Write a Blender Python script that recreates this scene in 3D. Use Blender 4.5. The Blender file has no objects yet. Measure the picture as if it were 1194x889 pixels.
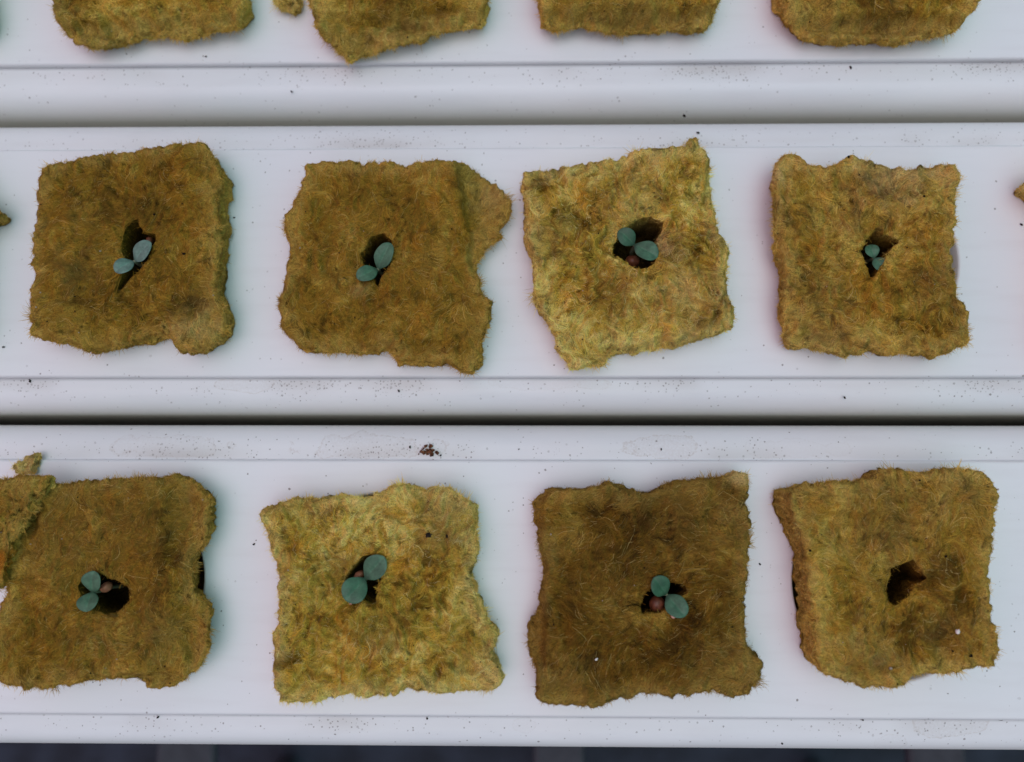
import bpy, math
import numpy as np
from mathutils import Matrix, Vector, Euler

MM = 0.001
S = bpy.context.scene
COL = S.collection
R = math.radians

# ------------------------------------------------------------------ scene, camera
S.render.engine = 'CYCLES'
S.view_settings.view_transform = 'Standard'
S.view_settings.look = 'None'
S.view_settings.exposure = 0.0
S.unit_settings.system = 'METRIC'

FPX, W0, H0 = 894.0, 1194.0, 889.0
HCAM = 0.1412
cam_d = bpy.data.cameras.new('camera')
cam = bpy.data.objects.new('camera', cam_d)
COL.objects.link(cam)
CAM = np.array((0.0, 0.0, HCAM))
ROT = (Matrix.Rotation(R(0.86), 3, 'Y') @ Matrix.Rotation(R(7.4), 3, 'X') @ Matrix.Rotation(R(0.10), 3, 'Z'))
cam.location = CAM
cam.rotation_euler = ROT.to_euler()
cam_d.sensor_width = 36.0
cam_d.lens = FPX / W0 * 36.0
cam_d.clip_start = 0.004
cam_d.clip_end = 100.0
cam_d.dof.use_dof = True
cam_d.dof.focus_distance = 0.1365
cam_d.dof.aperture_fstop = cam_d.lens / 3.0
S.camera = cam
RN = np.array(ROT)


def at(x, y, z=0.0):
    """photograph pixel(s) -> world point on the horizontal plane at height z (metres)"""
    x = np.asarray(x, float); y = np.asarray(y, float)
    d = np.stack([(x - W0 / 2) / FPX, -(y - H0 / 2) / FPX, -np.ones_like(x)], -1) @ RN.T
    t = (z - CAM[2]) / d[..., 2]
    return CAM + d * t[..., None]


PXM = 0.158 * MM      # about one photograph pixel on the channel tops

# ------------------------------------------------------------------ noise
def _perlin(p, seed):
    rs = np.random.RandomState(seed)
    perm = rs.permutation(256); perm = np.concatenate([perm, perm, perm])
    g = rs.normal(size=(256, 3)); g /= np.linalg.norm(g, axis=1)[:, None]
    pi = np.floor(p).astype(int); pf = p - pi
    pi &= 255
    u = pf * pf * pf * (pf * (pf * 6 - 15) + 10)
    out = 0
    for dx in (0, 1):
        wx = u[:, 0] if dx else 1 - u[:, 0]
        for dy in (0, 1):
            wy = u[:, 1] if dy else 1 - u[:, 1]
            for dz in (0, 1):
                wz = u[:, 2] if dz else 1 - u[:, 2]
                h = perm[perm[perm[(pi[:, 0] + dx) & 255] + ((pi[:, 1] + dy) & 255)] + ((pi[:, 2] + dz) & 255)]
                gg = g[h]
                out = out + wx * wy * wz * (gg[:, 0] * (pf[:, 0] - dx) + gg[:, 1] * (pf[:, 1] - dy) + gg[:, 2] * (pf[:, 2] - dz))
    return out * 1.6


def noise(p, wl_mm, seed, octv=2):
    sh = p.shape[:-1]
    q = p.reshape(-1, 3) / (wl_mm * MM) + 37.3
    r = 0; a = 1.0; s = 0
    for o in range(octv):
        r = r + a * _perlin(q, seed + o); s += a
        q = q * 2.03 + 11.7; a *= 0.5
    return (r / s ** 0.5).reshape(sh)


def sstep(a, b, x):
    t = np.clip((x - a) / (b - a), 0, 1)
    return t * t * (3 - 2 * t)


# ------------------------------------------------------------------ materials
def new_mat(name):
    m = bpy.data.materials.new(name); m.use_nodes = True
    nt = m.node_tree
    return m, nt, nt.nodes['Principled BSDF']


def N(nt, kind, **kw):
    n = nt.nodes.new(kind)
    for k, v in kw.items():
        if k in n.inputs.keys():
            n.inputs[k].default_value = v
        else:
            setattr(n, k, v)
    return n


def math_node(nt, op, a, b=None, c=None, clamp=False):
    n = nt.nodes.new('ShaderNodeMath'); n.operation = op; n.use_clamp = clamp
    for i, v in enumerate((a, b, c)):
        if v is None: continue
        if isinstance(v, (int, float)): n.inputs[i].default_value = v
        else: nt.links.new(v, n.inputs[i])
    return n.outputs[0]


def mixc(nt, fac, a, b, mode='MIX'):
    n = nt.nodes.new('ShaderNodeMix'); n.data_type = 'RGBA'; n.blend_type = mode
    for s, v in ((n.inputs[0], fac), (n.inputs[6], a), (n.inputs[7], b)):
        if isinstance(v, (int, float)): s.default_value = v
        elif isinstance(v, tuple): s.default_value = (*v, 1.0) if len(v) == 3 else v
        else: nt.links.new(v, s)
    return n.outputs[2]


def maprange(nt, v, a, b, c=0.0, d=1.0, smooth=True):
    n = nt.nodes.new('ShaderNodeMapRange')
    n.interpolation_type = 'SMOOTHSTEP' if smooth else 'LINEAR'
    nt.links.new(v, n.inputs[0])
    for i, x in enumerate((a, b, c, d)): n.inputs[i + 1].default_value = x
    return n.outputs[0]


# ------------------------------------------------------------------ channel layout (photograph rows -> world y)
def wy(py, px=W0 / 2): return float(at(px, py, 0.0)[1])


LIDS = []                                   # (y of far deck edge, y of near deck edge)
y_lo = wy(73.5); LIDS.append((y_lo + 43.8 * MM, y_lo))
LIDS.append((wy(171.5), wy(441.0)))
LIDS.append((wy(536.5), wy(837.5)))
STEP = 1.05 * MM                             # lid stands this much above the shoulders
SHELF = 6.3 * MM                            # shoulder width outside the lid


def plastic_material(name, extra_dirt):
    m, nt, b = new_mat(name)
    L = nt.links
    geo = nt.nodes.new('ShaderNodeNewGeometry')
    pos = geo.outputs['Position']
    sep = nt.nodes.new('ShaderNodeSeparateXYZ'); L.new(pos, sep.inputs[0])
    X, Y, Z = sep.outputs
    big = N(nt, 'ShaderNodeTexNoise', Scale=22.0, Detail=3.0); L.new(pos, big.inputs['Vector'])
    base = mixc(nt, maprange(nt, big.outputs[0], 0.3, 0.7), (0.735, 0.755, 0.775), (0.775, 0.79, 0.80))
    # faint streaky dullness
    mp = nt.nodes.new('ShaderNodeMapping'); mp.inputs['Scale'].default_value = (60, 420, 60); L.new(pos, mp.inputs[0])
    st = N(nt, 'ShaderNodeTexNoise', Scale=1.0, Detail=4.0); L.new(mp.outputs[0], st.inputs['Vector'])
    base = mixc(nt, math_node(nt, 'MULTIPLY', maprange(nt, st.outputs[0], 0.45, 0.75), 0.22), base, (0.66, 0.655, 0.66))
    base = mixc(nt, maprange(nt, Z, -0.0008, -0.009), base, (0.70, 0.69, 0.62))      # warm tone of bounced gap light painted into the walls by depth
    # distance to the lid edges, for collected grit and the step's painted shadow
    near = None; foot_shade = None
    for (yu, yl) in LIDS:
        for ye, sg in ((yu, 1.0), (yl, -1.0)):
            d = math_node(nt, 'MULTIPLY', math_node(nt, 'SUBTRACT', Y, ye), sg)     # >0 : on the shoulder
            k = math_node(nt, 'MULTIPLY', maprange(nt, d, -0.0002, 0.0006), maprange(nt, d, 0.0004, 0.0055, 1.0, 0.0))
            near = k if near is None else math_node(nt, 'MAXIMUM', near, k)
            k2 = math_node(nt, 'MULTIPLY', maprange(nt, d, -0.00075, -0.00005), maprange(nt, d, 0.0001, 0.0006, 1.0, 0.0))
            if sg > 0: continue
            foot_shade = k2 if foot_shade is None else math_node(nt, 'MAXIMUM', foot_shade, k2)
    patch = N(nt, 'ShaderNodeTexNoise', Scale=38.0, Detail=2.0); L.new(pos, patch.inputs['Vector'])
    pm = maprange(nt, patch.outputs[0], 0.47, 0.68)
    # specks: two sizes of voronoi grains
    specks = None
    for sc, rad, dens, dnear in ((700.0, 0.17, 0.985, 0.40), (1500.0, 0.34, 0.985, 0.65), (2100.0, 0.36, 0.98, 0.75), (300.0, 0.07, 0.985, 0.08)):
        v = N(nt, 'ShaderNodeTexVoronoi', Scale=sc, Randomness=1.0); L.new(pos, v.inputs['Vector'])
        sc2 = nt.nodes.new('ShaderNodeSeparateColor'); L.new(v.outputs['Color'], sc2.inputs[0])
        boost = math_node(nt, 'MULTIPLY', math_node(nt, 'MULTIPLY', near, math_node(nt, 'ADD', math_node(nt, 'MULTIPLY', pm, 0.88), 0.12)), dnear)
        thr = math_node(nt, 'SUBTRACT', dens, boost)
        on = math_node(nt, 'GREATER_THAN', sc2.outputs[0], thr)
        rr = math_node(nt, 'MULTIPLY', math_node(nt, 'MULTIPLY_ADD', sc2.outputs[1], 0.7, 0.3), rad)
        dn = N(nt, 'ShaderNodeTexNoise', Scale=sc * 3, Detail=1.0); L.new(pos, dn.inputs['Vector'])
        dist = math_node(nt, 'ADD', v.outputs['Distance'], math_node(nt, 'MULTIPLY_ADD', dn.outputs[0], 0.3, -0.15))
        dot = math_node(nt, 'MULTIPLY', on, math_node(nt, 'LESS_THAN', dist, rr))
        dot = math_node(nt, 'MULTIPLY', dot, math_node(nt, 'MULTIPLY_ADD', sc2.outputs[2], 0.65, 0.2))
        specks = dot if specks is None else math_node(nt, 'MAXIMUM', specks, dot)
    # tide marks left by dried splashes on the shoulders: centre x,y, radii (photo px), strength
    wob = N(nt, 'ShaderNodeTexNoise', Scale=260.0, Detail=4.0); L.new(pos, wob.inputs['Vector'])
    grain = N(nt, 'ShaderNodeTexNoise', Scale=2600.0, Detail=2.0); L.new(pos, grain.inputs['Vector'])
    stain = None
    for (cx, cy, rx, ry, s) in extra_dirt:
        c = at(cx, cy, -STEP)
        ux = math_node(nt, 'MULTIPLY', math_node(nt, 'SUBTRACT', X, float(c[0])), 1 / (rx * PXM))
        uy = math_node(nt, 'MULTIPLY', math_node(nt, 'SUBTRACT', Y, float(c[1])), 1 / (ry * PXM))
        rr = math_node(nt, 'SQRT', math_node(nt, 'ADD', math_node(nt, 'MULTIPLY', ux, ux), math_node(nt, 'MULTIPLY', uy, uy)))
        rr = math_node(nt, 'ADD', rr, math_node(nt, 'MULTIPLY_ADD', wob.outputs[0], 1.7, -0.85))
        ring = math_node(nt, 'MULTIPLY', maprange(nt, rr, 0.80, 0.97), maprange(nt, rr, 0.97, 1.03, 1.0, 0.0))
        fill = math_node(nt, 'MULTIPLY', maprange(nt, rr, 0.9, 1.0, 1.0, 0.0), 0.30)
        k = math_node(nt, 'MULTIPLY', math_node(nt, 'MAXIMUM', ring, fill), s)
        stain = k if stain is None else math_node(nt, 'MAXIMUM', stain, k)
    col = base
    grime = math_node(nt, 'MULTIPLY', math_node(nt, 'MULTIPLY', near, near), math_node(nt, 'MULTIPLY_ADD', pm, 0.30, 0.07))
    col = mixc(nt, grime, col, (0.36, 0.31, 0.26))
    col = mixc(nt, math_node(nt, 'MULTIPLY', foot_shade, math_node(nt, 'MULTIPLY_ADD', pm, 0.15, 0.42)), col, (0.30, 0.29, 0.30))  # soft shadow under the near lid step, painted as a dark line
    if stain is not None:
        sg = math_node(nt, 'MULTIPLY', stain, maprange(nt, grain.outputs[0], 0.30, 0.65), clamp=True)
        col = mixc(nt, math_node(nt, 'MULTIPLY', sg, 0.42), col, (0.42, 0.34, 0.27))
    col = mixc(nt, math_node(nt, 'MULTIPLY', specks, 0.85), col, (0.13, 0.10, 0.08))
    L.new(col, b.inputs['Base Color'])
    b.inputs['Roughness'].default_value = 0.42
    rg = maprange(nt, big.outputs[0], 0.3, 0.7, 0.36, 0.5); L.new(rg, b.inputs['Roughness'])
    b.inputs['Specular IOR Level'].default_value = 0.35
    b.inputs['Subsurface Weight'].default_value = 0.0
    wav = N(nt, 'ShaderNodeTexNoise', Scale=90.0, Detail=2.0); L.new(pos, wav.inputs['Vector'])
    bp = N(nt, 'ShaderNodeBump', Strength=0.25, Distance=0.0004); L.new(wav.outputs[0], bp.inputs['Height'])
    bp2 = N(nt, 'ShaderNodeBump', Strength=0.5, Distance=0.00012); L.new(specks, bp2.inputs['Height']); L.new(bp.outputs[0], bp2.inputs['Normal'])
    L.new(bp2.outputs[0], b.inputs['Normal'])
    return m


STAINS = [(195, 521, 72, 13, 0.55), (430, 521, 80, 15, 0.75), (775, 522, 52, 15, 0.9), (293, 448, 42, 9, 0.8), (635, 445, 60, 10, 0.35),
          (1105, 843, 48, 14, 0.85), (925, 523, 60, 11, 0.3), (690, 449, 20, 8, 0.5), (610, 846, 14, 9, 0.35), (1044, 868, 16, 10, 0.4)]
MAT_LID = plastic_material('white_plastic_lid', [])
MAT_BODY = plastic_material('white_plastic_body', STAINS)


def simple_mat(name, col, rough=0.6, spec=0.3, var=0.25, scale=900.0):
    m, nt, b = new_mat(name)
    tc = nt.nodes.new('ShaderNodeNewGeometry')
    n = N(nt, 'ShaderNodeTexNoise', Scale=scale, Detail=4.0); nt.links.new(tc.outputs['Position'], n.inputs['Vector'])
    lo = tuple(c * (1 - var) for c in col); hi = tuple(min(1, c * (1 + var)) for c in col)
    c = mixc(nt, maprange(nt, n.outputs[0], 0.3, 0.7), lo, hi)
    nt.links.new(c, b.inputs['Base Color'])
    b.inputs['Roughness'].default_value = rough; b.inputs['Specular IOR Level'].default_value = spec
    return m


def attr_mat(name, rough, spec, grain=0.0):
    m, nt, b = new_mat(name)
    a = nt.nodes.new('ShaderNodeAttribute'); a.attribute_name = 'tint'
    c = a.outputs['Color']
    if grain:
        g = nt.nodes.new('ShaderNodeNewGeometry')
        n = N(nt, 'ShaderNodeTexNoise', Scale=3500.0, Detail=5.0, Roughness=0.65); nt.links.new(g.outputs['Position'], n.inputs['Vector'])
        k = maprange(nt, n.outputs[0], 0.25, 0.75, 1 - grain, 1 + grain)
        cc = nt.nodes.new('ShaderNodeCombineColor')
        for i in range(3): nt.links.new(k, cc.inputs[i])
        c = mixc(nt, 1.0, c, cc.outputs[0], 'MULTIPLY')
        bp = N(nt, 'ShaderNodeBump', Strength=0.9, Distance=0.00025); nt.links.new(n.outputs[0], bp.inputs['Height'])
        nt.links.new(bp.outputs[0], b.inputs['Normal'])
    nt.links.new(c, b.inputs['Base Color'])
    b.inputs['Roughness'].default_value = rough; b.inputs['Specular IOR Level'].default_value = spec
    return m


MAT_WOOL = attr_mat('matted_rockwool', 0.9, 0.04, 0.6)
MAT_FIBRE = attr_mat('rockwool_fibres', 0.7, 0.07)
_nt = MAT_FIBRE.node_tree
_tr = _nt.nodes.new('ShaderNodeBsdfTranslucent'); _mx = _nt.nodes.new('ShaderNodeMixShader'); _mx.inputs[0].default_value = 0.33
_at = [n for n in _nt.nodes if n.type == 'ATTRIBUTE'][0]
_nt.links.new(_at.outputs['Color'], _tr.inputs['Color'])
_nt.links.new(_nt.nodes['Principled BSDF'].outputs[0], _mx.inputs[1]); _nt.links.new(_tr.outputs[0], _mx.inputs[2])
_nt.links.new(_mx.outputs[0], _nt.nodes['Material Output'].inputs['Surface'])


# ------------------------------------------------------------------ mesh plumbing
def mesh_obj(name, verts, quads, mats, parent=None, cols=None, mat_idx=None, smooth=None, loc=None):
    """one mesh object from arrays; quads is (n,4) (a repeated last index makes a triangle)"""
    verts = np.asarray(verts, np.float32)
    if loc is not None: verts = verts - np.asarray(loc, np.float32)
    quads = np.asarray(quads, np.int32)
    me = bpy.data.meshes.new(name)
    me.vertices.add(len(verts)); me.vertices.foreach_set('co', verts.ravel())
    n = len(quads)
    me.loops.add(n * 4); me.loops.foreach_set('vertex_index', quads.ravel())
    me.polygons.add(n)
    me.polygons.foreach_set('loop_start', np.arange(0, n * 4, 4, dtype=np.int32))
    me.polygons.foreach_set('loop_total', np.full(n, 4, np.int32))
    for m in mats: me.materials.append(m)
    if mat_idx is not None: me.polygons.foreach_set('material_index', np.asarray(mat_idx, np.int32))
    sm = np.ones(n, bool) if smooth is None else np.asarray(smooth, bool)
    me.polygons.foreach_set('use_smooth', sm)
    if cols is not None:
        a = me.attributes.new('tint', 'FLOAT_COLOR', 'POINT')
        c = np.ones((len(verts), 4), np.float32); c[:, :3] = cols
        a.data.foreach_set('color', c.ravel())
    me.update(calc_edges=True)
    o = bpy.data.objects.new(name, me); COL.objects.link(o)
    if loc is not None: o.location = [float(v) for v in loc]
    if parent is not None:
        o.parent = parent
        if loc is not None:
            o.location = [float(a - b) for a, b in zip(loc, parent.location)]
        else:
            o.matrix_parent_inverse = Matrix.Translation([-v for v in parent.location])
    return o


def empty(name, loc):
    o = bpy.data.objects.new(name, None); COL.objects.link(o); o.location = [float(v) for v in loc]
    o.empty_display_size = 0.004
    return o


def tag(o, label, cat, group=None, kind=None):
    o['label'] = label; o['category'] = cat
    if group: o['group'] = group
    if kind: o['kind'] = kind
    return o


def pymesh(name, verts, faces, mat, parent=None, smooth=True, loc=None):
    me = bpy.data.meshes.new(name)
    v = np.asarray(verts, float)
    if loc is not None: v = v - np.asarray(loc)
    me.from_pydata([tuple(p) for p in v], [], [tuple(f) for f in faces]); me.materials.append(mat)
    me.polygons.foreach_set('use_smooth', [smooth] * len(me.polygons)); me.update()
    o = bpy.data.objects.new(name, me); COL.objects.link(o)
    if loc is not None: o.location = [float(a) for a in loc]
    if parent is not None:
        o.parent = parent
        o.location = [float(a - b) for a, b in zip(loc if loc is not None else (0, 0, 0), parent.location)]
    return o


# ------------------------------------------------------------------ channels
X0, X1 = -0.165, 0.165
HOLE_R = 16.6 * MM
GAP_BOTTOM = -0.095


def channel(yu, yl, holes, label, near_shelf=SHELF):
    base = empty('grow_channel', (0, (yu + yl) / 2, GAP_BOTTOM))
    tag(base, label, 'channel', 'white grow channels lying side by side')
    # --- lid: deck with round planting holes, rolled edges
    V, F, SM = [], [], []

    def add(p): V.append(p); return len(V) - 1
    hs = sorted(holes, key=lambda h: h[0])
    r = 0.62 * MM
    ya, yb = yl + r, yu - r
    edges = [X0]
    for a, b2 in zip(hs[:-1], hs[1:]): edges.append((a[0] + b2[0]) / 2)
    edges.append(X1)
    for k, (hx, hy) in enumerate(hs):
        xa, xb = edges[k], edges[k + 1]
        if k == 0: xa = max(X0, hx - 0.03)
        if k == len(hs) - 1: xb = min(X1, hx + 0.03)
        angs = list(np.linspace(0, 2 * math.pi, 64, endpoint=False))
        for cx, cy in ((xa, ya), (xb, ya), (xb, yb), (xa, yb)):
            angs.append(math.atan2(cy - hy, cx - hx) % (2 * math.pi))
        angs = sorted(set(round(a, 6) for a in angs))
        n = len(angs)
        rings = []
        outer = []
        for a in angs:
            c, s = math.cos(a), math.sin(a)
            t = 1e9
            if c > 1e-9: t = min(t, (xb - hx) / c)
            if c < -1e-9: t = min(t, (xa - hx) / c)
            if s > 1e-9: t = min(t, (yb - hy) / s)
            if s < -1e-9: t = min(t, (ya - hy) / s)
            outer.append(add((hx + c * t, hy + s * t, 0)))
        rings.append(outer)
        for rad, z in ((HOLE_R + 0.5 * MM, 0), (HOLE_R + 0.22 * MM, -0.08 * MM), (HOLE_R, -0.4 * MM), (HOLE_R - 0.3 * MM, -3.2 * MM), (HOLE_R - 0.5 * MM, -9 * MM)):
            rings.append([add((hx + math.cos(a) * rad, hy + math.sin(a) * rad, z)) for a in angs])
        for q in range(len(rings) - 1):
            for i in range(n):
                j = (i + 1) % n
                F.append((rings[q][i], rings[q][j], rings[q + 1][j], rings[q + 1][i])); SM.append(q > 0)
        if k == 0 and xa > X0:
            F.append((add((X0, ya, 0)), add((xa, ya, 0)), add((xa, yb, 0)), add((X0, yb, 0)))); SM.append(False)
        if k == len(hs) - 1 and xb < X1:
            F.append((add((xb, ya, 0)), add((X1, ya, 0)), add((X1, yb, 0)), add((xb, yb, 0)))); SM.append(False)
    # rolled edges along the length
    for ye, sg in ((yu, 1), (yl, -1)):
        prof = [(ye - sg * r, 0)]
        for q in range(1, 9):
            t = q / 8 * math.pi / 2
            prof.append((ye - sg * r + sg * r * math.sin(t), -r + r * math.cos(t)))
        prof.append((ye, -STEP + 0.0001)); prof.append((ye - sg * 0.3 * MM, -STEP - 0.0012))
        L0 = [add((X0, p[0], p[1])) for p in prof]; L1 = [add((X1, p[0], p[1])) for p in prof]
        for q in range(len(prof) - 1):
            f = (L0[q], L1[q], L1[q + 1], L0[q + 1])
            F.append(f if sg > 0 else f[::-1]); SM.append(True)
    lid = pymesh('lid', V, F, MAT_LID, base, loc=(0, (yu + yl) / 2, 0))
    lid.data.polygons.foreach_set('use_smooth', SM)
    # --- body: shoulders, rounded edges, walls, floor
    R1 = 4.6 * MM
    prof = []
    for ye, sg in ((yu, 1), (yl, -1)):
        side = [(ye - sg * 1.6 * MM, -STEP), (ye - sg * 0.5 * MM, -STEP), (ye + sg * 0.6 * MM, -STEP - 0.01 * MM)]
        fl = ye + sg * ((SHELF + 0.4 * MM if sg > 0 else near_shelf) - R1)
        side.append((fl - sg * 0.4 * MM, -STEP - 0.05 * MM))
        for q in range(0, 19):
            t = q / 18 * math.pi / 2
            rv = R1 if sg > 0 else 6.6 * MM
            side.append((fl + sg * R1 * math.sin(t), -STEP - 0.08 * MM - rv + rv * math.cos(t)))
        for z in ((-7, -9, -14, -25, -45, -70) if sg > 0 else (-9, -11, -14, -25, -45, -70)):
            side.append((fl + sg * (R1 + 0.00), z * MM))
        side.append((fl + sg * (R1 - 0.4 * MM), GAP_BOTTOM + 0.2 * MM))
        side.append((fl + sg * (R1 - 2 * MM), GAP_BOTTOM))
        prof.append(side)
    line = prof[0] + prof[1][::-1]
    V = [(X0, p[0], p[1]) for p in line] + [(X1, p[0], p[1]) for p in line]
    n = len(line)
    F = [(i, i + 1, n + i + 1, n + i) for i in range(n - 1)]
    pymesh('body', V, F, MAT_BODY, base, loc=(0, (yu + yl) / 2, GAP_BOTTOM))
    return base


# ------------------------------------------------------------------ rockwool cubes
def ray_poly(c, ang, poly):
    """farthest hit of rays from c at angles ang with the polygon"""
    d = np.stack([np.cos(ang), np.sin(ang)], -1)
    out = np.zeros(len(ang))
    A = poly; B = np.roll(poly, -1, 0)
    for a, b in zip(A, B):
        e = b - a; ac = a - c
        den = d[:, 0] * e[1] - d[:, 1] * e[0]
        den = np.where(abs(den) < 1e-15, 1e-15, den)
        t = (ac[0] * e[1] - ac[1] * e[0]) / den
        s = (ac[0] * d[:, 1] - ac[1] * d[:, 0]) / den
        ok = (t > 0) & (s >= 0) & (s <= 1)
        out = np.where(ok & (t > out), t, out)
    return out


def smooth_closed(a, k):
    for _ in range(k):
        a = (np.roll(a, 1, 0) + 2 * a + np.roll(a, -1, 0)) / 4
    return a


TOP = 7.0 * MM


def wool(name, outline, hole, seed, pal, top=TOP, base=0.12 * MM, n_fib=15000, depth=9.0, plug=None, bumps=(), steps=(), tints=(), base_shift=(0, 0),
         tilt=(0, 0), swirl=1.0, ang0=0.0, wl=9.0, M=400, parent=None, lump=0.75, straggle=1.0, contrast=1.0, taper=1.2, specks=20, rim=0.72, layer=1.0, curl=1.0, wisps=1.0):
    rs = np.random.RandomState(seed)
    dark, mid, light, pale = [np.array(c) for c in pal]
    out2 = at([p[0] for p in outline], [p[1] for p in outline], top)[:, :2]
    area = 0.5 * np.sum(out2[:, 0] * np.roll(out2[:, 1], -1) - np.roll(out2[:, 0], -1) * out2[:, 1])
    if area < 0: out2 = out2[::-1]
    seg = np.linalg.norm(np.roll(out2, -1, 0) - out2, axis=1)
    cum = np.concatenate([[0], np.cumsum(seg)])
    closed = np.vstack([out2, out2[:1]])
    s = np.linspace(0, cum[-1], M, endpoint=False)
    O = np.stack([np.interp(s, cum, closed[:, 0]), np.interp(s, cum, closed[:, 1])], -1)
    O = smooth_closed(O, 1)
    if hole is not None:
        h2 = at([p[0] for p in hole], [p[1] for p in hole], top)[:, :2]
        c = h2.mean(0)
    else:
        c = O.mean(0); h2 = None
    ang = np.arctan2(O[:, 1] - c[1], O[:, 0] - c[0])
    if h2 is not None:
        hr = ray_poly(c, ang, h2); hr = smooth_closed(hr, 1)
        hr = np.maximum(hr, 0.3 * MM)
    else:
        hr = np.full(M, 0.15 * MM)
    nrm2 = np.stack([np.gradient(O[:, 1]), -np.gradient(O[:, 0])], -1)
    d2 = np.roll(O, -1, 0) - np.roll(O, 1, 0)
    nrm2 = np.stack([d2[:, 1], -d2[:, 0]], -1); nrm2 /= np.linalg.norm(nrm2, axis=1)[:, None] + 1e-12
    nrm2 = smooth_closed(nrm2, 14)
    O3 = np.concatenate([O, np.zeros((M, 1))], 1)
    rag = noise(O3, 0.7, seed + 50, 3) * 0.46 * MM + noise(O3, 1.7, seed + 55, 3) * 0.85 * MM * sstep(-0.35, 0.5, noise(O3, 7.0, seed + 57, 1)) + noise(O3, 6.0, seed + 60, 2) * 0.2 * MM
    O = O + nrm2 * rag[:, None]
    Hd = np.stack([np.cos(ang), np.sin(ang)], -1)
    H = c + Hd * hr[:, None]
    cen = O.mean(0)

    def ztop(P2):
        q = np.concatenate([P2, np.zeros(P2.shape[:-1] + (1,))], -1)
        wq = q + np.stack([noise(q, 5.0, seed + 7, 2), noise(q, 5.0, seed + 8, 2), 0 * q[..., 0]], -1) * 2.6 * MM * swirl
        z = top + noise(q, 7.0, seed, 2) * lump * MM + noise(wq, 2.0, seed + 5, 3) * (0.28 + 0.22 * curl) * MM
        z = z + (0.16 - np.abs(noise(wq, 2.9, seed + 9, 2))) * (0.55 + 0.6 * curl) * MM * swirl ** 0.5
        z = z + ((P2 - cen) * np.array(tilt)).sum(-1)
        for (px, py, rx, ry, dz) in bumps:
            w = at(px, py, top)[:2]
            e = ((P2 - w) / (np.array((rx, ry)) * PXM)) ** 2
            z = z + np.exp(-e.sum(-1)) * dz * MM
        if hole is not None:
            z = z - 0.9 * MM * np.exp(-(((P2 - c) / (4.2 * MM)) ** 2).sum(-1))
        for (ax, ay, bx, by, dz, soft) in steps:         # torn layers: the wool is lower to the right of a->b
            A = at(ax, ay, top)[:2]; B = at(bx, by, top)[:2]; d = B - A; ln = np.linalg.norm(d); d = d / ln
            wob = noise(q, 3.0, seed + 17, 2) * 1.0 * MM
            side = (P2 - A) @ np.array((d[1], -d[0])) + wob; al = ((P2 - A) @ d) / ln
            z = z + dz * MM * sstep(-soft * PXM, soft * PXM, side) * sstep(-0.18, 0.05, al) * sstep(1.18, 0.95, al)
        return z
    rings = []; zone = []
    # pit
    if hole is not None:
        NP = 12
        for k in range(NP):
            f = k / (NP - 1)
            shrink = 0.0 if k == 0 else 0.80 + 0.22 * f ** 0.8
            P2 = c + (H - c) * shrink
            z = ztop(H) - depth * MM * (1 - f) ** 1.0 - 0.35 * MM
            if k == 0: z = np.full(M, z.mean())
            rings.append(np.concatenate([P2, z[:, None]], 1)); zone.append(0)
    NT = 60
    for k in range(NT):
        t = (k + 0.3) / (NT - 1 + 0.3)
        P2 = H + (O - H) * t
        z = ztop(P2)
        dO = np.linalg.norm(O - P2, axis=1); dH = np.linalg.norm(P2 - H, axis=1)
        z = z - 0.40 * MM * np.clip(1 - dO / (0.8 * MM), 0, 1) ** 2
        if hole is not None: z = z - 0.25 * MM * np.clip(1 - dH / (0.7 * MM), 0, 1) ** 2
        rings.append(np.concatenate([P2, z[:, None]], 1)); zone.append(1)
    NW = 24
    zt = rings[-1][:, 2].copy()
    bs = np.array(base_shift) * PXM
    for k in range(1, NW + 1):
        f = k / NW
        z = zt + (base - zt) * f
        P2 = O + bs * f + nrm2 * (0.05 * MM * math.sin(min(1, f * 6) * math.pi / 2))
        q = np.concatenate([O * 0.7, z[:, None] * 2.4], 1)
        lay = (noise(q, 4.0, seed + 71, 2) * 0.75 + noise(q, 1.4, seed + 74, 2) * 0.35) * MM * min(1, f * 5) - taper * MM * f
        split = noise(O3, 9.0, seed + 78, 2)                  # the block is two sheets: a seam, then a lower sheet that juts out or hangs back
        fs = 0.42 + 0.10 * noise(O3, 12.0, seed + 79, 1)
        lay = lay - 1.2 * MM * np.exp(-((f - fs) / 0.075) ** 2) * sstep(-0.5, 0.3, split) + sstep(-0.02, 0.08, f - fs) * (split * 1.1 + 0.35) * MM * layer
        P2 = P2 + nrm2 * lay[:, None]
        rings.append(np.concatenate([P2, z[:, None]], 1)); zone.append(2)
    pc = np.array(plug) if plug is not None else cen
    last = rings[-1][:, :2]
    a2 = np.arctan2(last[:, 1] - pc[1], last[:, 0] - pc[0])
    if plug is not None:
        for rad, z in ((13.6, base), (13.2, -1 * MM), (12.6, -18 * MM), (0.01, -18 * MM)):
            P2 = pc + np.stack([np.cos(a2), np.sin(a2)], -1) * rad * MM
            rings.append(np.concatenate([P2, np.full((M, 1), z)], 1)); zone.append(3)
    else:
        rings.append(np.concatenate([pc + (last - pc) * 0.02, np.full((M, 1), base)], 1)); zone.append(3)
    P = np.array(rings); K = len(rings); zone = np.array(zone)
    # fine roughness
    fine = noise(P, 0.9, seed + 90, 3) * 0.28 * MM
    act = (zone <= 2)
    du = np.gradient(P, axis=0); dv = (np.roll(P, -1, 1) - np.roll(P, 1, 1)) / 2
    nn = np.cross(dv, du); ln = np.linalg.norm(nn, axis=2, keepdims=True); nn = nn / np.maximum(ln, 1e-12)
    if nn[K // 3, :, 2].mean() < 0: nn = -nn
    P = P + nn * (fine * act[:, None])[..., None]
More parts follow.
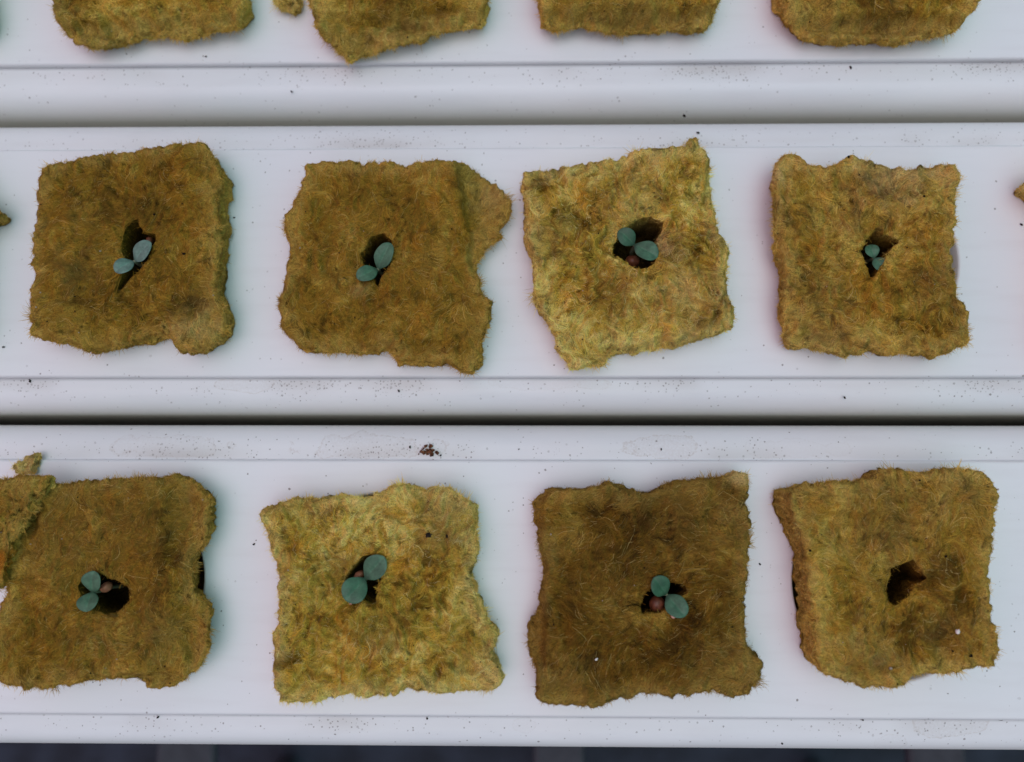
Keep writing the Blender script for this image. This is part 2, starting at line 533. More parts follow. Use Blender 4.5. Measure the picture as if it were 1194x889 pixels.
    P[zone == 2, :, 2] = np.maximum(P[zone == 2, :, 2], base)

    # ---- colour of the wool at any point
    wts = [(at(px, py, top)[:2], r * PXM, np.array(cc) * np.array((1.14, 1.0, 0.60)), st) for (px, py, r, cc, st) in tints]

    OS = O[::4].astype(np.float32)

    def colour(p):
        pf = p.reshape(-1, 3).astype(np.float32); dd = np.empty(len(pf), np.float32)
        for a0 in range(0, len(pf), 20000):
            ch = pf[a0:a0 + 20000, None, :2] - OS[None]
            dd[a0:a0 + 20000] = np.sqrt((ch * ch).sum(2).min(1))
        dd = dd.reshape(p.shape[:-1])
        edge = sstep(3.6, 0.4, dd / MM + noise(p, 4.0, seed + 160, 2) * 2.0) * rim  # light through the wool's edges and walls, painted as a paler tone
        edge = np.maximum(edge, sstep(1.0, 2.4, (top - p[..., 2]) / MM) * (dd < 4 * MM) * rim)
        a = noise(p, 8.0, seed + 100, 3); e = noise(p, 16.0, seed + 120, 2)
        wp = p + np.stack([noise(p, 5.0, seed + 7, 1), noise(p, 5.0, seed + 8, 1), 0 * p[..., 0]], -1) * 2.6 * MM
        v = (0.60 * a + 0.45 * noise(wp, 2.4, seed + 112, 2) + 0.52 * e + 0.50 * noise(wp, 1.0, seed + 115, 2)) * contrast
        lo = sstep(0.03, 0.60, -v)[..., None]; hi = sstep(0.02, 0.5, v)[..., None]
        cc = mid + (dark - mid) * lo + (light - mid) * hi
        g = sstep(0.2, 0.6, noise(p, 6.0, seed + 130, 2))[..., None] * 0.15
        cc = cc + (cc * np.array((0.80, 0.97, 0.95)) - cc) * g          # greener patches
        g = sstep(0.05, 0.5, noise(p, 5.0, seed + 135, 2))[..., None] * 0.6
        cc = cc + (cc * np.array((1.14, 0.89, 0.62)) - cc) * g * (0.35 + 0.65 * min(1, curl))          # rust orange patches
        cc = cc + (light * 0.75 + pale * 0.25 - cc) * (edge * (0.75 + 0.5 * noise(p, 2.0, seed + 165, 1)))[..., None]
        for w, rr, tc, st in wts:
            d = np.linalg.norm((p[..., :2] - w), axis=-1) / rr
            d = d + noise(p, 2.6, seed + 140, 3) * 1.0
            k = (st * np.exp(-np.clip(d, 0, 9) ** 2))[..., None]
            cc = cc + (tc - cc) * k
        pore = sstep(0.28, 0.62, noise(p, 0.75, seed + 150, 1))[..., None] * sstep(-0.1, 0.4, noise(p, 3.5, seed + 151, 1))[..., None]
        cc = cc * (1 - 0.70 * pore)
        return np.clip(cc, 0.003, 1)
    CB = colour(P)
    shade = np.where(zone == 0, 0.13, np.where(zone == 1, 0.70, np.where(zone == 2, 1.0, 0.4)))  # depth shade put into the colour: dark pit, dimmer wool under the fibres
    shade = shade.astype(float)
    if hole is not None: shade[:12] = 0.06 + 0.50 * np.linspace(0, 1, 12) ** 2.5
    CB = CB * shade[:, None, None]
    idx = np.arange(K * M).reshape(K, M)
    q = np.stack([idx[:-1], np.roll(idx, -1, 1)[:-1], np.roll(idx, -1, 1)[1:], idx[1:]], -1).reshape(-1, 4)
    # orientation so that normals point out
    f0 = q[(K // 3) * M]
    pv = P.reshape(-1, 3)
    if np.cross(pv[f0[1]] - pv[f0[0]], pv[f0[3]] - pv[f0[0]])[2] < 0: q = q[:, ::-1]
    verts = [pv]; cols = [CB.reshape(-1, 3)]; quads = [q]; midx = [np.zeros(len(q), int)]
    nv = len(pv)

    # ---- fibres
    du = np.zeros_like(P); du[:-1] = P[1:] - P[:-1]; du[-1] = du[-2]
    dv = np.roll(P, -1, 1) - P
    cell = np.linalg.norm(np.cross(du, dv), axis=2)
    cell[~act] = 0; cell[-1] = 0
    cell[zone == 0] *= 0.15
    cell[zone == 2] *= 1.3
    nrm = np.cross(dv, du); nrm /= np.maximum(np.linalg.norm(nrm, axis=2, keepdims=True), 1e-12)
    if nrm[K // 3, :, 2].mean() < 0: nrm = -nrm

    def bil(G, u, v):
        u = np.clip(u, 0, K - 1.001); i = u.astype(int); fu = (u - i)[:, None]
        j = np.floor(v).astype(int); fv = (v - j)[:, None]; j0 = j % M; j1 = (j + 1) % M
        return (G[i, j0] * (1 - fu) + G[i + 1, j0] * fu) * (1 - fv) + (G[i, j1] * (1 - fu) + G[i + 1, j1] * fu) * fv
    umax = np.where(zone == 2)[0][-1] - 0.6
    kz = int(np.where(zone == 1)[0][0]) if hole is not None else 0

    def strands(n, lo, hi, wid, lift0, lift1, jitter, weight, npt=5, bright=(0.55, 1.5), outward=0.0, bundle=1):
        nonlocal nv
        w = (cell * weight).ravel(); w = w / w.sum()
        pick = rs.choice(K * M, n, p=w)
        u = pick // M + rs.rand(n); v = pick % M + rs.rand(n)
        if bundle > 1:
            ib = np.arange(n) // bundle * bundle
            u = u[ib] + rs.normal(size=n) * 0.7; v = v[ib] + rs.normal(size=n) * 1.6
            u = np.clip(u, 0.6, umax)
        umin = np.where(u >= kz + 0.2, kz + 0.2, 0.6); inpit = u < kz
        p0 = bil(P, u, v)
        th = ang0 + swirl * math.pi * (1.3 * noise(p0, wl, seed + 200, 2) + 0.55 * curl * noise(p0, 2.6, seed + 205, 2)) + rs.normal(size=n) * jitter
        om = (rs.normal(size=n) * 0.30 + 1.3 * noise(p0, 3.5, seed + 210, 2)) * curl
        L = rs.uniform(lo, hi, n) * MM
        ph = np.sign(rs.rand(n) - 0.5)
        if bundle > 1:
            th = th[ib] + rs.normal(size=n) * 0.16; om = (rs.normal(size=n) * 0.75 * curl)[ib] + rs.normal(size=n) * 0.1; L = L[ib] * rs.uniform(0.6, 1.1, n); ph = ph[ib]
        th = th + np.where(ph > 0, 0, math.pi)
        l0 = rs.uniform(0.2, 1, n) * lift0 * MM; l1 = rs.normal(size=n) * lift1 * MM
        rb = rs.uniform(0.3, 1.0, n)
        pts = []; nms = []
        for k in range(npt):
            p = bil(P, u, v); nm = bil(nrm, u, v); nm /= np.maximum(np.linalg.norm(nm, axis=1, keepdims=True), 1e-9)
            t = k / (npt - 1)
            lift = l0 * math.sin(math.pi * (0.12 + 0.76 * t)) + np.abs(l1) * t * t
            pts.append(p + nm * lift[:, None]); nms.append(nm)
            if k == npt - 1: break
            d = np.stack([np.cos(th), np.sin(th), 0.3 * np.sin(th * 2 + l0 * 1e4)], -1)
            d = d - nm * (d * nm).sum(1, keepdims=True); d /= np.maximum(np.linalg.norm(d, axis=1, keepdims=True), 1e-9)
            d = d * (L / (npt - 1))[:, None]
            gu = bil(du, u, v); gv = bil(dv, u, v)
            a = (gu * gu).sum(1); b = (gu * gv).sum(1); cc = (gv * gv).sum(1); e = (gu * d).sum(1); f = (gv * d).sum(1)
            det = np.maximum(a * cc - b * b, 1e-22)
            ddu = np.clip((e * cc - f * b) / det, -4, 4); ddv = np.clip((a * f - b * e) / det, -14, 14)
            u = np.clip(u + ddu, umin, umax); v = v + ddv
            th = th + om * (0.8)
        pts = np.array(pts); nms = np.array(nms)              # npt,n,3
        if outward:
            t = np.linspace(0, 1, npt)[:, None, None]
            pts = pts + nms * t * outward * MM * rb[None, :, None]
        ribbons(pts, nms, wid, bright, n, np.where(inpit, 0.22, 1.0)[:, None])  # fibres in the pit get its painted shade too

    def ribbons(pts, nms, wid, bright, n, colmul=None):
        nonlocal nv
        npt = len(pts)
        tg = np.gradient(pts, axis=0)
        sd = np.cross(nms, tg); sd /= np.maximum(np.linalg.norm(sd, axis=2, keepdims=True), 1e-9)
        ww = rs.uniform(0.6, 1.3, n)[None, :, None] * wid * MM * 0.5
        prof = np.array([0.5] + [1.0] * (npt - 2) + [0.25])[:, None, None]
        A = pts + sd * ww * prof; B = pts - sd * ww * prof
        br = rs.uniform(*bright, n) ** 1.0
        cc = colour(pts[npt // 2])
        pk = (rs.rand(n) < 0.06)[:, None]
        hue = rs.normal(size=(n, 1)) * np.array((0.05, 0.0, -0.12)) + 1.0
        cc = cc * hue
        cc = np.where(pk, cc * 0.45 + pale * 0.55, cc)
        cc = cc * br[:, None]
        if colmul is not None: cc = cc * colmul
        vv = np.stack([A, B], 2)                               # npt,n,2,3
        base_i = nv + np.arange(npt * n * 2).reshape(npt, n, 2)
        qq = np.stack([base_i[:-1, :, 0], base_i[:-1, :, 1], base_i[1:, :, 1], base_i[1:, :, 0]], -1).reshape(-1, 4)
        verts.append(vv.reshape(-1, 3)); cols.append(np.clip(np.broadcast_to(cc[None, :, None, :], vv.shape).reshape(-1, 3), 0, 0.9))
        quads.append(qq); midx.append(np.ones(len(qq), int)); nv += npt * n * 2

    one = np.ones((K, M))
    strands(int(n_fib * 0.7), 0.8, 2.5, 0.066, 0.06, 0.08, 0.30, one, bright=(0.60, 1.15), npt=4)
    strands(int(n_fib * 0.6), 1.6, 4.2, 0.062, 0.12, 0.06, 0.22, one, bright=(0.62, 1.25), npt=5, bundle=8)
    strands(int(n_fib * 0.9), 0.6, 1.7, 0.050, 0.13, 0.14, 0.5, one, bright=(0.65, 1.35), npt=4)
    strands(int(n_fib * 0.05), 0.8, 1.8, 0.045, 0.35, 0.4, 1.0, one, bright=(0.8, 1.5), npt=4)
    strands(int(n_fib * 0.16 * wisps), 2.2, 5.5, 0.060, 0.28, 0.10, 0.3, one, bright=(1.0, 1.45), npt=7, bundle=16)
    strands(int(n_fib * 0.10 * wisps), 1.5, 4.0, 0.060, 0.24, 0.05, 0.3, one, bright=(0.30, 0.6), npt=6, bundle=14)
    # fringe: short fibres standing out of the rim and the walls
    kt = np.where(zone == 1)[0][-1]
    nf = int(10000 * straggle * n_fib / 15000)
    for lo_u, hi_u, m in ((kt - 1.5, kt + 5, nf), (kt + 4, umax, int(nf * 0.8))):
        u = rs.uniform(lo_u, hi_u, m); v = rs.rand(m) * M
        p = bil(P, u, v); nm = bil(nrm, u, v); nm[:, 2] *= 0.35; nm /= np.maximum(np.linalg.norm(nm, axis=1, keepdims=True), 1e-9)
        clump = sstep(-0.3, 0.6, noise(p, 2.4, seed + 300, 2))
        L = (rs.rand(m) ** 3 * 0.75 + 0.22) * MM * (0.30 + 1.0 * clump)
        dirn = nm + rs.normal(size=(m, 3)) * 0.5 * np.array((1, 1, 0.6)); dirn /= np.linalg.norm(dirn, axis=1, keepdims=True)
        bend = rs.normal(size=(m, 3)) * 0.35
        pts = np.array([p + (dirn * t + bend * t * t) * L[:, None] - nm * 0.1 * MM for t in (0, 0.35, 0.7, 1.0)])
        pts[..., 2] = np.maximum(pts[..., 2], 0.05 * MM)
        nms = np.broadcast_to(np.array((0, 0, 1.0)), pts.shape) + rs.normal(size=(1, m, 3)) * 0.5
        ribbons(pts, nms, 0.055, (0.9, 1.5), m)
    nb = int(58 * straggle * (n_fib / 15000) ** 0.5); m = nb * 36; ib = np.repeat(np.arange(nb), 36)         # torn tufts along the rim
    v0 = rs.rand(nb) * M; u0 = rs.uniform(kt - 2.0, kt + 6, nb); sk = rs.normal(size=nb) * 0.6; l0 = 0.35 + 1.1 * rs.rand(nb) ** 1.6; l0[: nb // 4] *= 1.6
    u = np.clip(u0[ib] + rs.normal(size=m) * 0.6, 1, umax); v = v0[ib] + rs.normal(size=m) * 1.7
    p = bil(P, u, v); nm = bil(nrm, u, v); nm[:, 2] *= 0.25; nm /= np.maximum(np.linalg.norm(nm, axis=1, keepdims=True), 1e-9)
    tg = np.stack([-nm[:, 1], nm[:, 0], 0 * nm[:, 0]], -1)
    dirn = nm + tg * sk[ib][:, None] + rs.normal(size=(m, 3)) * 0.28; dirn /= np.linalg.norm(dirn, axis=1, keepdims=True)
    L = l0[ib] * rs.uniform(0.35, 1.0, m) * MM; bend = rs.normal(size=(m, 3)) * 0.22
    pts = np.array([p + (dirn * t + bend * t * t) * L[:, None] - nm * 0.25 * MM for t in (0, 0.35, 0.7, 1.0)])
    pts[..., 2] = np.maximum(pts[..., 2], 0.05 * MM)
    ribbons(pts, np.broadcast_to(np.array((0, 0, 1.0)), pts.shape) + rs.normal(size=(1, m, 3)) * 0.5, 0.06, (0.8, 1.3), m)
    if hole is not None:                                      # ragged lip of the seed hole
        m = int(240 * n_fib / 15000); k0 = np.where(zone == 1)[0][0]
        u = rs.uniform(k0 - 3.0, k0 + 3, m); v = rs.rand(m) * M
        p = bil(P, u, v); inw = np.concatenate([c - p[:, :2], np.zeros((m, 1))], 1); inw /= np.maximum(np.linalg.norm(inw, axis=1, keepdims=True), 1e-9)
        dirn = inw * 0.25 + rs.normal(size=(m, 3)) * 0.75; L = rs.uniform(0.15, 0.6, m) * MM
        pts = np.array([p + dirn * (L * t)[:, None] + np.array((0, 0, 0.05 * MM)) for t in (0, 0.4, 0.75, 1.0)])
        nms = np.broadcast_to(np.array((0, 0, 1.0)), pts.shape) + rs.normal(size=(1, m, 3)) * 0.3
        ribbons(pts, nms, 0.055, (0.7, 1.3), m)
    # bits of grit caught in the wool
    if specks:
        w = cell.copy(); w[zone != 1] = 0; w = w.ravel() / w.sum()
        pick = rs.choice(K * M, specks, p=w)
        for pk in pick:
            p = P.reshape(-1, 3)[pk]; sz = rs.uniform(0.05, 0.13) * MM * (1.9 if rs.rand() < 0.08 else 1)
            o8 = np.array([(x, y, z) for x in (-1, 1) for y in (-1, 1) for z in (-1, 1)], float) * sz * rs.uniform(0.5, 1.2, (8, 3)) + p + np.array((0, 0, 0.12 * MM))
            fq = np.array([(0, 1, 3, 2), (4, 6, 7, 5), (0, 4, 5, 1), (2, 3, 7, 6), (0, 2, 6, 4), (1, 5, 7, 3)]) + nv
            verts.append(o8); quads.append(fq); midx.append(np.ones(6, int))
            ck = np.array((0.012, 0.010, 0.008)) if rs.rand() < 0.85 else np.array((0.5, 0.45, 0.36))
            cols.append(np.broadcast_to(ck, (8, 3))); nv += 8
    loc = (float(cen[0]), float(cen[1]), 0.0)
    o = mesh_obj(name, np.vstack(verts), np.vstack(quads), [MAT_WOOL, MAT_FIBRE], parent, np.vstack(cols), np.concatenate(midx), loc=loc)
    return o, c, cen


def crop(ox, oy, k, pts): return [(ox + x * k, oy + y * k) for x, y in pts]


K3 = 300 / 889
BROWN = ((0.120, 0.061, 0.008), (0.365, 0.205, 0.025), (0.57, 0.360, 0.066), (0.68, 0.50, 0.18))
OCHRE = ((0.145, 0.077, 0.009), (0.440, 0.268, 0.035), (0.67, 0.462, 0.095), (0.74, 0.58, 0.23))
STRAW = ((0.205, 0.114, 0.012), (0.600, 0.400, 0.057), (0.86, 0.66, 0.185), (0.90, 0.78, 0.39))
UMBER = ((0.070, 0.034, 0.005), (0.210, 0.111, 0.014), (0.420, 0.258, 0.044), (0.60, 0.45, 0.16))
PALE = (0.68, 0.58, 0.38)
GREY = (0.37, 0.28, 0.09)
DARKC = (0.07, 0.045, 0.018)

CUBES = []
f = lambda pts: crop(0, 140, K3, pts)
CUBES.append(dict(row=1, label='brown rockwool cube with a pale folded lower right corner', pal=BROWN, seed=11, steps=[(204, 412, 240, 366, -0.9, 5), (262, 250, 262, 180, -1.5, 6)], curl=0.45, wisps=0.5, swirl=0.8, wl=11, contrast=0.75,
    outline=f([(132, 190), (165, 152), (240, 138), (320, 121), (450, 106), (560, 95), (620, 79), (690, 73), (716, 100), (745, 140), (770, 175), (765, 225), (748, 260), (750, 330), (752, 400),
               (748, 480), (745, 560), (752, 610), (775, 650), (770, 730), (712, 788), (620, 793), (590, 746), (540, 740), (440, 762), (380, 778), (290, 796), (240, 775), (180, 762), (100, 740), (97, 640), (104, 500), (118, 350), (125, 260)]),
    hole=f([(415, 400), (438, 360), (470, 338), (488, 385), (535, 392), (528, 430), (500, 490), (445, 545), (408, 592), (392, 582), (412, 545), (432, 505), (412, 450)]),
    bumps=[(225, 385, 25, 22, 0.8), (95, 320, 14, 10, -0.9), (230, 355, 14, 10, -0.8), (155, 330, 26, 20, -0.5)],
    tints=[(232, 380, 22, (0.60, 0.46, 0.24), 0.85), (85, 315, 22, (0.16, 0.12, 0.05), 0.8), (80, 375, 26, GREY, 0.45), (90, 250, 25, GREY, 0.3), (225, 355, 14, DARKC, 0.7), (155, 285, 55, (0.25, 0.15, 0.036), 0.45)]))
f = lambda pts: crop(300, 150, K3, pts)
CUBES.append(dict(row=1, label='brown rockwool cube with a layer peeling off its upper right side', pal=BROWN, seed=23, base_shift=(-5, 0), steps=[(548, 305, 533, 180, -2.0, 4), (300, 400, 440, 400, -1.6, 5), (455, 402, 560, 398, -1.3, 5), (330, 240, 330, 300, -1.6, 4)], curl=0.55, wisps=0.7, swirl=0.9, ang0=1.2, contrast=0.75,
    outline=f([(165, 120), (240, 116), (310, 108), (380, 120), (470, 112), (510, 132), (550, 115), (630, 97), (660, 112), (690, 100), (740, 100), (790, 140), (840, 180), (880, 240), (868, 285), (835, 310), (836, 355), (790, 390),
               (765, 430), (750, 480), (766, 510), (765, 555), (810, 600), (800, 660), (775, 720), (780, 790), (740, 840), (690, 825), (640, 805), (560, 805), (485, 788), (455, 755), (400, 763), (330, 768), (220, 768), (150, 752),
               (82, 690), (77, 620), (100, 500), (106, 430), (110, 378), (88, 345), (92, 305), (125, 260), (150, 190)]),
    hole=f([(392, 375), (430, 358), (462, 385), (470, 420), (455, 470), (430, 510), (418, 548), (402, 530), (392, 492), (362, 462), (352, 430), (380, 400)]),
    bumps=[(565, 220, 24, 50, -2.4), (555, 190, 16, 28, -1.2), (540, 400, 22, 26, 0.5), (380, 395, 70, 12, -1.2), (420, 338, 16, 8, 0.8), (545, 300, 12, 30, -1.0)],
    tints=[(574, 215, 24, (0.52, 0.40, 0.20), 0.7), (420, 338, 9, PALE, 0.4), (545, 375, 22, (0.40, 0.29, 0.09), 0.35), (430, 300, 60, (0.24, 0.145, 0.035), 0.5), (500, 300, 14, GREY, 0.35), (528, 205, 9, (0.33, 0.16, 0.035), 0.5)]))
f = lambda pts: crop(590, 140, K3, pts)
CUBES.append(dict(row=1, label='straw coloured rockwool cube with a wide round hole and pointed top corner', pal=STRAW, seed=37, steps=[(650, 413, 720, 398, 0, 5), (700, 408, 800, 392, -1.8, 4), (822, 235, 826, 165, -1.6, 4)], curl=1.15, wisps=1.5, swirl=1.6, wl=6.5, contrast=1.15,
    outline=f([(60, 178), (140, 166), (260, 150), (390, 135), (430, 115), (520, 95), (590, 86), (620, 86), (662, 52), (682, 95), (712, 150), (716, 220), (722, 290), (728, 330), (738, 390), (765, 430), (768, 500), (765, 560), (775, 630),
               (794, 655), (788, 715), (740, 730), (650, 755), (590, 780), (540, 775), (480, 790), (380, 795), (330, 835), (240, 858), (200, 825), (178, 790), (165, 725), (135, 670), (95, 600), (100, 560), (92, 480), (72, 375), (75, 300), (60, 250)]),
    hole=f([(388, 400), (410, 370), (450, 345), (500, 333), (545, 352), (540, 385), (520, 410), (528, 455), (515, 490), (490, 512), (435, 510), (410, 480), (370, 458), (372, 430)]), depth=11,
    bumps=[(760, 385, 60, 10, -0.9), (700, 405, 40, 10, -1.4)],
    tints=[(772, 285, 16, (0.55, 0.42, 0.28), 0.8), (695, 235, 24, (0.38, 0.22, 0.05), 0.6), (715, 335, 30, (0.30, 0.17, 0.05), 0.75), (640, 280, 24, (0.42, 0.32, 0.14), 0.5), (655, 260, 16, (0.36, 0.33, 0.12), 0.6),
           (800, 335, 28, (0.32, 0.19, 0.05), 0.5), (790, 350, 40, (0.62, 0.52, 0.30), 0.4), (740, 205, 16, (0.28, 0.18, 0.05), 0.6), (765, 190, 12, PALE, 0.5), (740, 240, 30, (0.55, 0.47, 0.24), 0.5)]))
f = lambda pts: crop(880, 150, 314 / 930, pts)
CUBES.append(dict(row=1, label='ochre rockwool cube with pale frayed rim and a jagged hole', pal=OCHRE, seed=41, base_shift=(8, 0), steps=[(925, 386, 1010, 400, -1.5, 5), (912, 270, 918, 350, -1.2, 4)], curl=0.8, wisps=1.0, swirl=1.2, wl=8, contrast=1.05,
    outline=f([(88, 105), (140, 77), (160, 110), (190, 130), (250, 135), (300, 110), (380, 98), (440, 118), (520, 130), (600, 135), (650, 120), (700, 122), (704, 170), (690, 260), (690, 340), (678, 420), (688, 480), (698, 570), (720, 600),
               (740, 650), (744, 740), (700, 753), (640, 778), (610, 776), (550, 758), (480, 773), (440, 768), (415, 745), (330, 783), (270, 768), (200, 745), (130, 733), (112, 660), (102, 600), (106, 520), (88, 430), (78, 340), (68, 260), (72, 190), (67, 140)]),
    hole=f([(368, 425), (390, 382), (428, 345), (448, 362), (512, 386), (490, 402), (464, 428), (448, 462), (422, 508), (406, 512), (398, 478)]),
    bumps=[(940, 380, 60, 16, -0.9), (905, 325, 10, 14, -0.8), (1050, 230, 30, 24, 0.5), (1000, 380, 20, 20, 0.7)],
    tints=[(905, 200, 16, PALE, 0.6), (1040, 200, 40, PALE, 0.55), (1100, 200, 14, PALE, 0.5), (960, 395, 36, (0.50, 0.42, 0.20), 0.55), (1000, 225, 16, (0.40, 0.24, 0.09), 0.6), (990, 265, 14, (0.52, 0.38, 0.16), 0.6),
           (950, 250, 24, GREY, 0.5), (1080, 330, 24, (0.30, 0.18, 0.06), 0.55), (960, 330, 22, (0.27, 0.19, 0.08), 0.5), (1100, 345, 20, GREY, 0.4)]))
f = lambda pts: crop(0, 520, K3, pts)
CUBES.append(dict(row=2, label='brown rockwool cube with a torn flap at its upper left corner', pal=BROWN, seed=53, base_shift=(-9, 0), steps=[(196, 650, 186, 560, -0.6, 7), (214, 790, 208, 690, -0.7, 6), (150, 786, 222, 794, -1.8, 4)], curl=0.45, wisps=0.5, swirl=0.9, ang0=0.6, contrast=0.75,
    outline=f([(10, 135), (130, 130), (230, 130), (370, 118), (500, 110), (600, 103), (650, 115), (690, 160), (720, 182), (718, 260), (708, 330), (684, 364), (664, 380), (660, 450), (664, 515), (686, 528), (712, 570), (714, 700), (680, 770), (640, 800),
               (590, 838), (520, 853), (480, 840), (450, 808), (380, 808), (280, 818), (200, 835), (100, 838), (0, 830), (-40, 815), (-30, 700), (-5, 580), (18, 490), (20, 400), (5, 300), (0, 200)]),
    hole=f([(258, 485), (285, 450), (330, 440), (370, 462), (405, 472), (437, 495), (432, 540), (405, 572), (365, 588), (320, 572), (275, 515)]),
    bumps=[(160, 600, 0.1, 0.1, 0), (213, 590, 16, 34, -1.6), (28, 605, 12, 24, -3.0), (195, 790, 30, 12, -1.6), (170, 765, 30, 10, 0.7), (220, 740, 14, 40, -0.8)],
    tints=[(222, 600, 22, (0.36, 0.26, 0.085), 0.6), (60, 565, 40, (0.36, 0.26, 0.09), 0.5), (110, 560, 40, (0.33, 0.24, 0.08), 0.4), (160, 605, 40, (0.17, 0.11, 0.04), 0.5), (190, 745, 30, (0.36, 0.26, 0.10), 0.6), (120, 740, 30, (0.34, 0.25, 0.10), 0.4),
           (60, 635, 34, (0.20, 0.14, 0.06), 0.4), (110, 670, 75, (0.235, 0.142, 0.038), 0.6)]))
f = lambda pts: crop(290, 540, 310 / 919, pts)
CUBES.append(dict(row=2, label='yellow ochre rockwool cube with a wavy ragged right edge', pal=STRAW, seed=67, steps=[(490, 676, 580, 658, -0.6, 3), (335, 806, 470, 798, -1.2, 5)], curl=1.1, wisps=1.3, swirl=1.5, wl=7, contrast=1.0,
    outline=f([(32, 165), (80, 150), (155, 118), (220, 125), (330, 118), (400, 125), (470, 95), (490, 77), (560, 79), (590, 90), (640, 85), (710, 92), (740, 120), (785, 145), (786, 190), (775, 230), (794, 280), (788, 330), (765, 380), (770, 420), (800, 480),
               (825, 550), (860, 590), (848, 640), (830, 670), (868, 710), (878, 760), (850, 788), (780, 793), (700, 798), (620, 793), (560, 788), (480, 808), (420, 818), (340, 808), (260, 823), (180, 838), (105, 833), (87, 740), (77, 690), (87, 650), (72, 610),
               (100, 555), (105, 470), (100, 400), (95, 360), (75, 300), (57, 230)]),
    hole=f([(330, 395), (362, 355), (395, 322), (430, 318), (462, 345), (462, 385), (440, 430), (436, 487), (412, 488), (388, 470), (345, 488), (326, 445)]),
    bumps=[(320, 680, 20, 14, -0.7), (395, 665, 24, 20, -0.8), (520, 680, 44, 8, 0.5), (525, 695, 40, 6, -0.7), (440, 750, 14, 26, -0.5)],
    tints=[(520, 590, 30, (0.55, 0.47, 0.24), 0.6), (505, 625, 28, (0.25, 0.18, 0.08), 0.55), (395, 665, 22, (0.24, 0.18, 0.06), 0.6), (430, 745, 22, (0.25, 0.15, 0.04), 0.7), (350, 590, 24, (0.38, 0.26, 0.07), 0.4), (460, 730, 16, GREY, 0.5), (575, 785, 16, PALE, 0.5),
           (540, 770, 20, (0.44, 0.32, 0.14), 0.4), (360, 690, 16, (0.36, 0.33, 0.10), 0.5)]))
f = lambda pts: crop(600, 535, K3, pts)
CUBES.append(dict(row=2, label='dark brown rockwool cube with a pale wispy tuft at its upper right corner', pal=UMBER, seed=79, steps=[(632, 575, 634, 770, -1.4, 5), (640, 578, 720, 578, 0, 4)], curl=0.25, wisps=0.6, swirl=0.55, ang0=0.1, wl=12, contrast=0.8,
    outline=f([(67, 150), (120, 116), (200, 108), (280, 100), (345, 87), (375, 110), (410, 122), (470, 120), (520, 90), (600, 71), (680, 69), (745, 58), (775, 45), (800, 50), (812, 95), (800, 160), (820, 200), (813, 300), (804, 380), (795, 450), (795, 560), (800, 640),
               (830, 680), (858, 710), (842, 775), (800, 818), (740, 828), (690, 800), (620, 818), (540, 812), (460, 812), (425, 812), (395, 838), (370, 825), (290, 858), (200, 853), (110, 853), (72, 830), (77, 760), (72, 700), (47, 680), (47, 578), (80, 550), (95, 460),
               (100, 380), (95, 320), (82, 280), (77, 220)]),
    hole=f([(440, 508), (452, 470), (480, 448), (540, 432), (592, 435), (598, 462), (560, 490), (530, 515), (505, 535), (462, 535), (440, 540)]),
    bumps=[(622, 740, 12, 30, -1.4), (850, 800, 20, 8, -1.0), (650, 565, 60, 6, 0.6)],
    tints=[(865, 552, 12, PALE, 0.9), (655, 800, 30, (0.34, 0.25, 0.09), 0.6), (850, 785, 30, (0.36, 0.27, 0.10), 0.65), (862, 600, 22, (0.34, 0.26, 0.11), 0.5), (640, 600, 18, (0.34, 0.24, 0.06), 0.55), (668, 628, 12, (0.44, 0.30, 0.10), 0.6), (625, 740, 16, (0.30, 0.20, 0.06), 0.5),
           (720, 690, 40, (0.19, 0.125, 0.04), 0.4), (790, 610, 40, (0.15, 0.09, 0.03), 0.5), (800, 565, 40, (0.26, 0.19, 0.07), 0.4)]))
f = lambda pts: crop(890, 530, 304 / 901, pts)
CUBES.append(dict(row=2, label='brown rockwool cube with an empty hole and undercut left side', pal=OCHRE, seed=83, steps=[(1160, 770, 1092, 742, 0, 4), (975, 602, 1160, 585, -0.5, 3), (1096, 720, 1092, 790, 0, 4)], curl=0.55, wisps=0.6, swirl=0.8, wl=9, top=8.5 * MM, base_shift=(-3, 2), contrast=0.8,
    outline=f([(103, 130), (160, 115), (250, 100), (350, 92), (420, 77), (450, 52), (520, 62), (580, 62), (660, 47), (740, 56), (790, 80), (816, 140), (808, 230), (800, 300), (790, 360), (798, 440), (795, 520), (808, 600), (823, 690), (798, 738), (730, 745), (670, 760),
               (600, 765), (520, 765), (498, 800), (430, 808), (360, 808), (280, 783), (220, 763), (188, 720), (180, 620), (165, 530), (155, 430), (145, 330), (120, 250), (100, 180)]),
    hole=f([(448, 440), (455, 398), (500, 380), (532, 362), (548, 400), (574, 436), (540, 450), (525, 490), (500, 512), (470, 530), (442, 505), (432, 470)]),
    bumps=[(1020, 590, 50, 6, 0.6), (1020, 600, 44, 5, -0.6), (1105, 755, 12, 26, -1.0), (1010, 765, 30, 14, 0.5), (985, 630, 10, 12, -0.5)],
    tints=[(935, 580, 22, (0.40, 0.32, 0.13), 0.55), (1025, 580, 36, (0.40, 0.29, 0.09), 0.6), (1120, 570, 26, (0.38, 0.30, 0.15), 0.5), (1145, 605, 20, (0.36, 0.24, 0.07), 0.5), (1010, 760, 26, (0.40, 0.33, 0.17), 0.6), (1040, 615, 50, (0.19, 0.14, 0.07), 0.5), (1100, 740, 22, (0.17, 0.10, 0.05), 0.6),
           (1135, 740, 16, (0.40, 0.27, 0.09), 0.5), (980, 640, 30, GREY, 0.3)]))
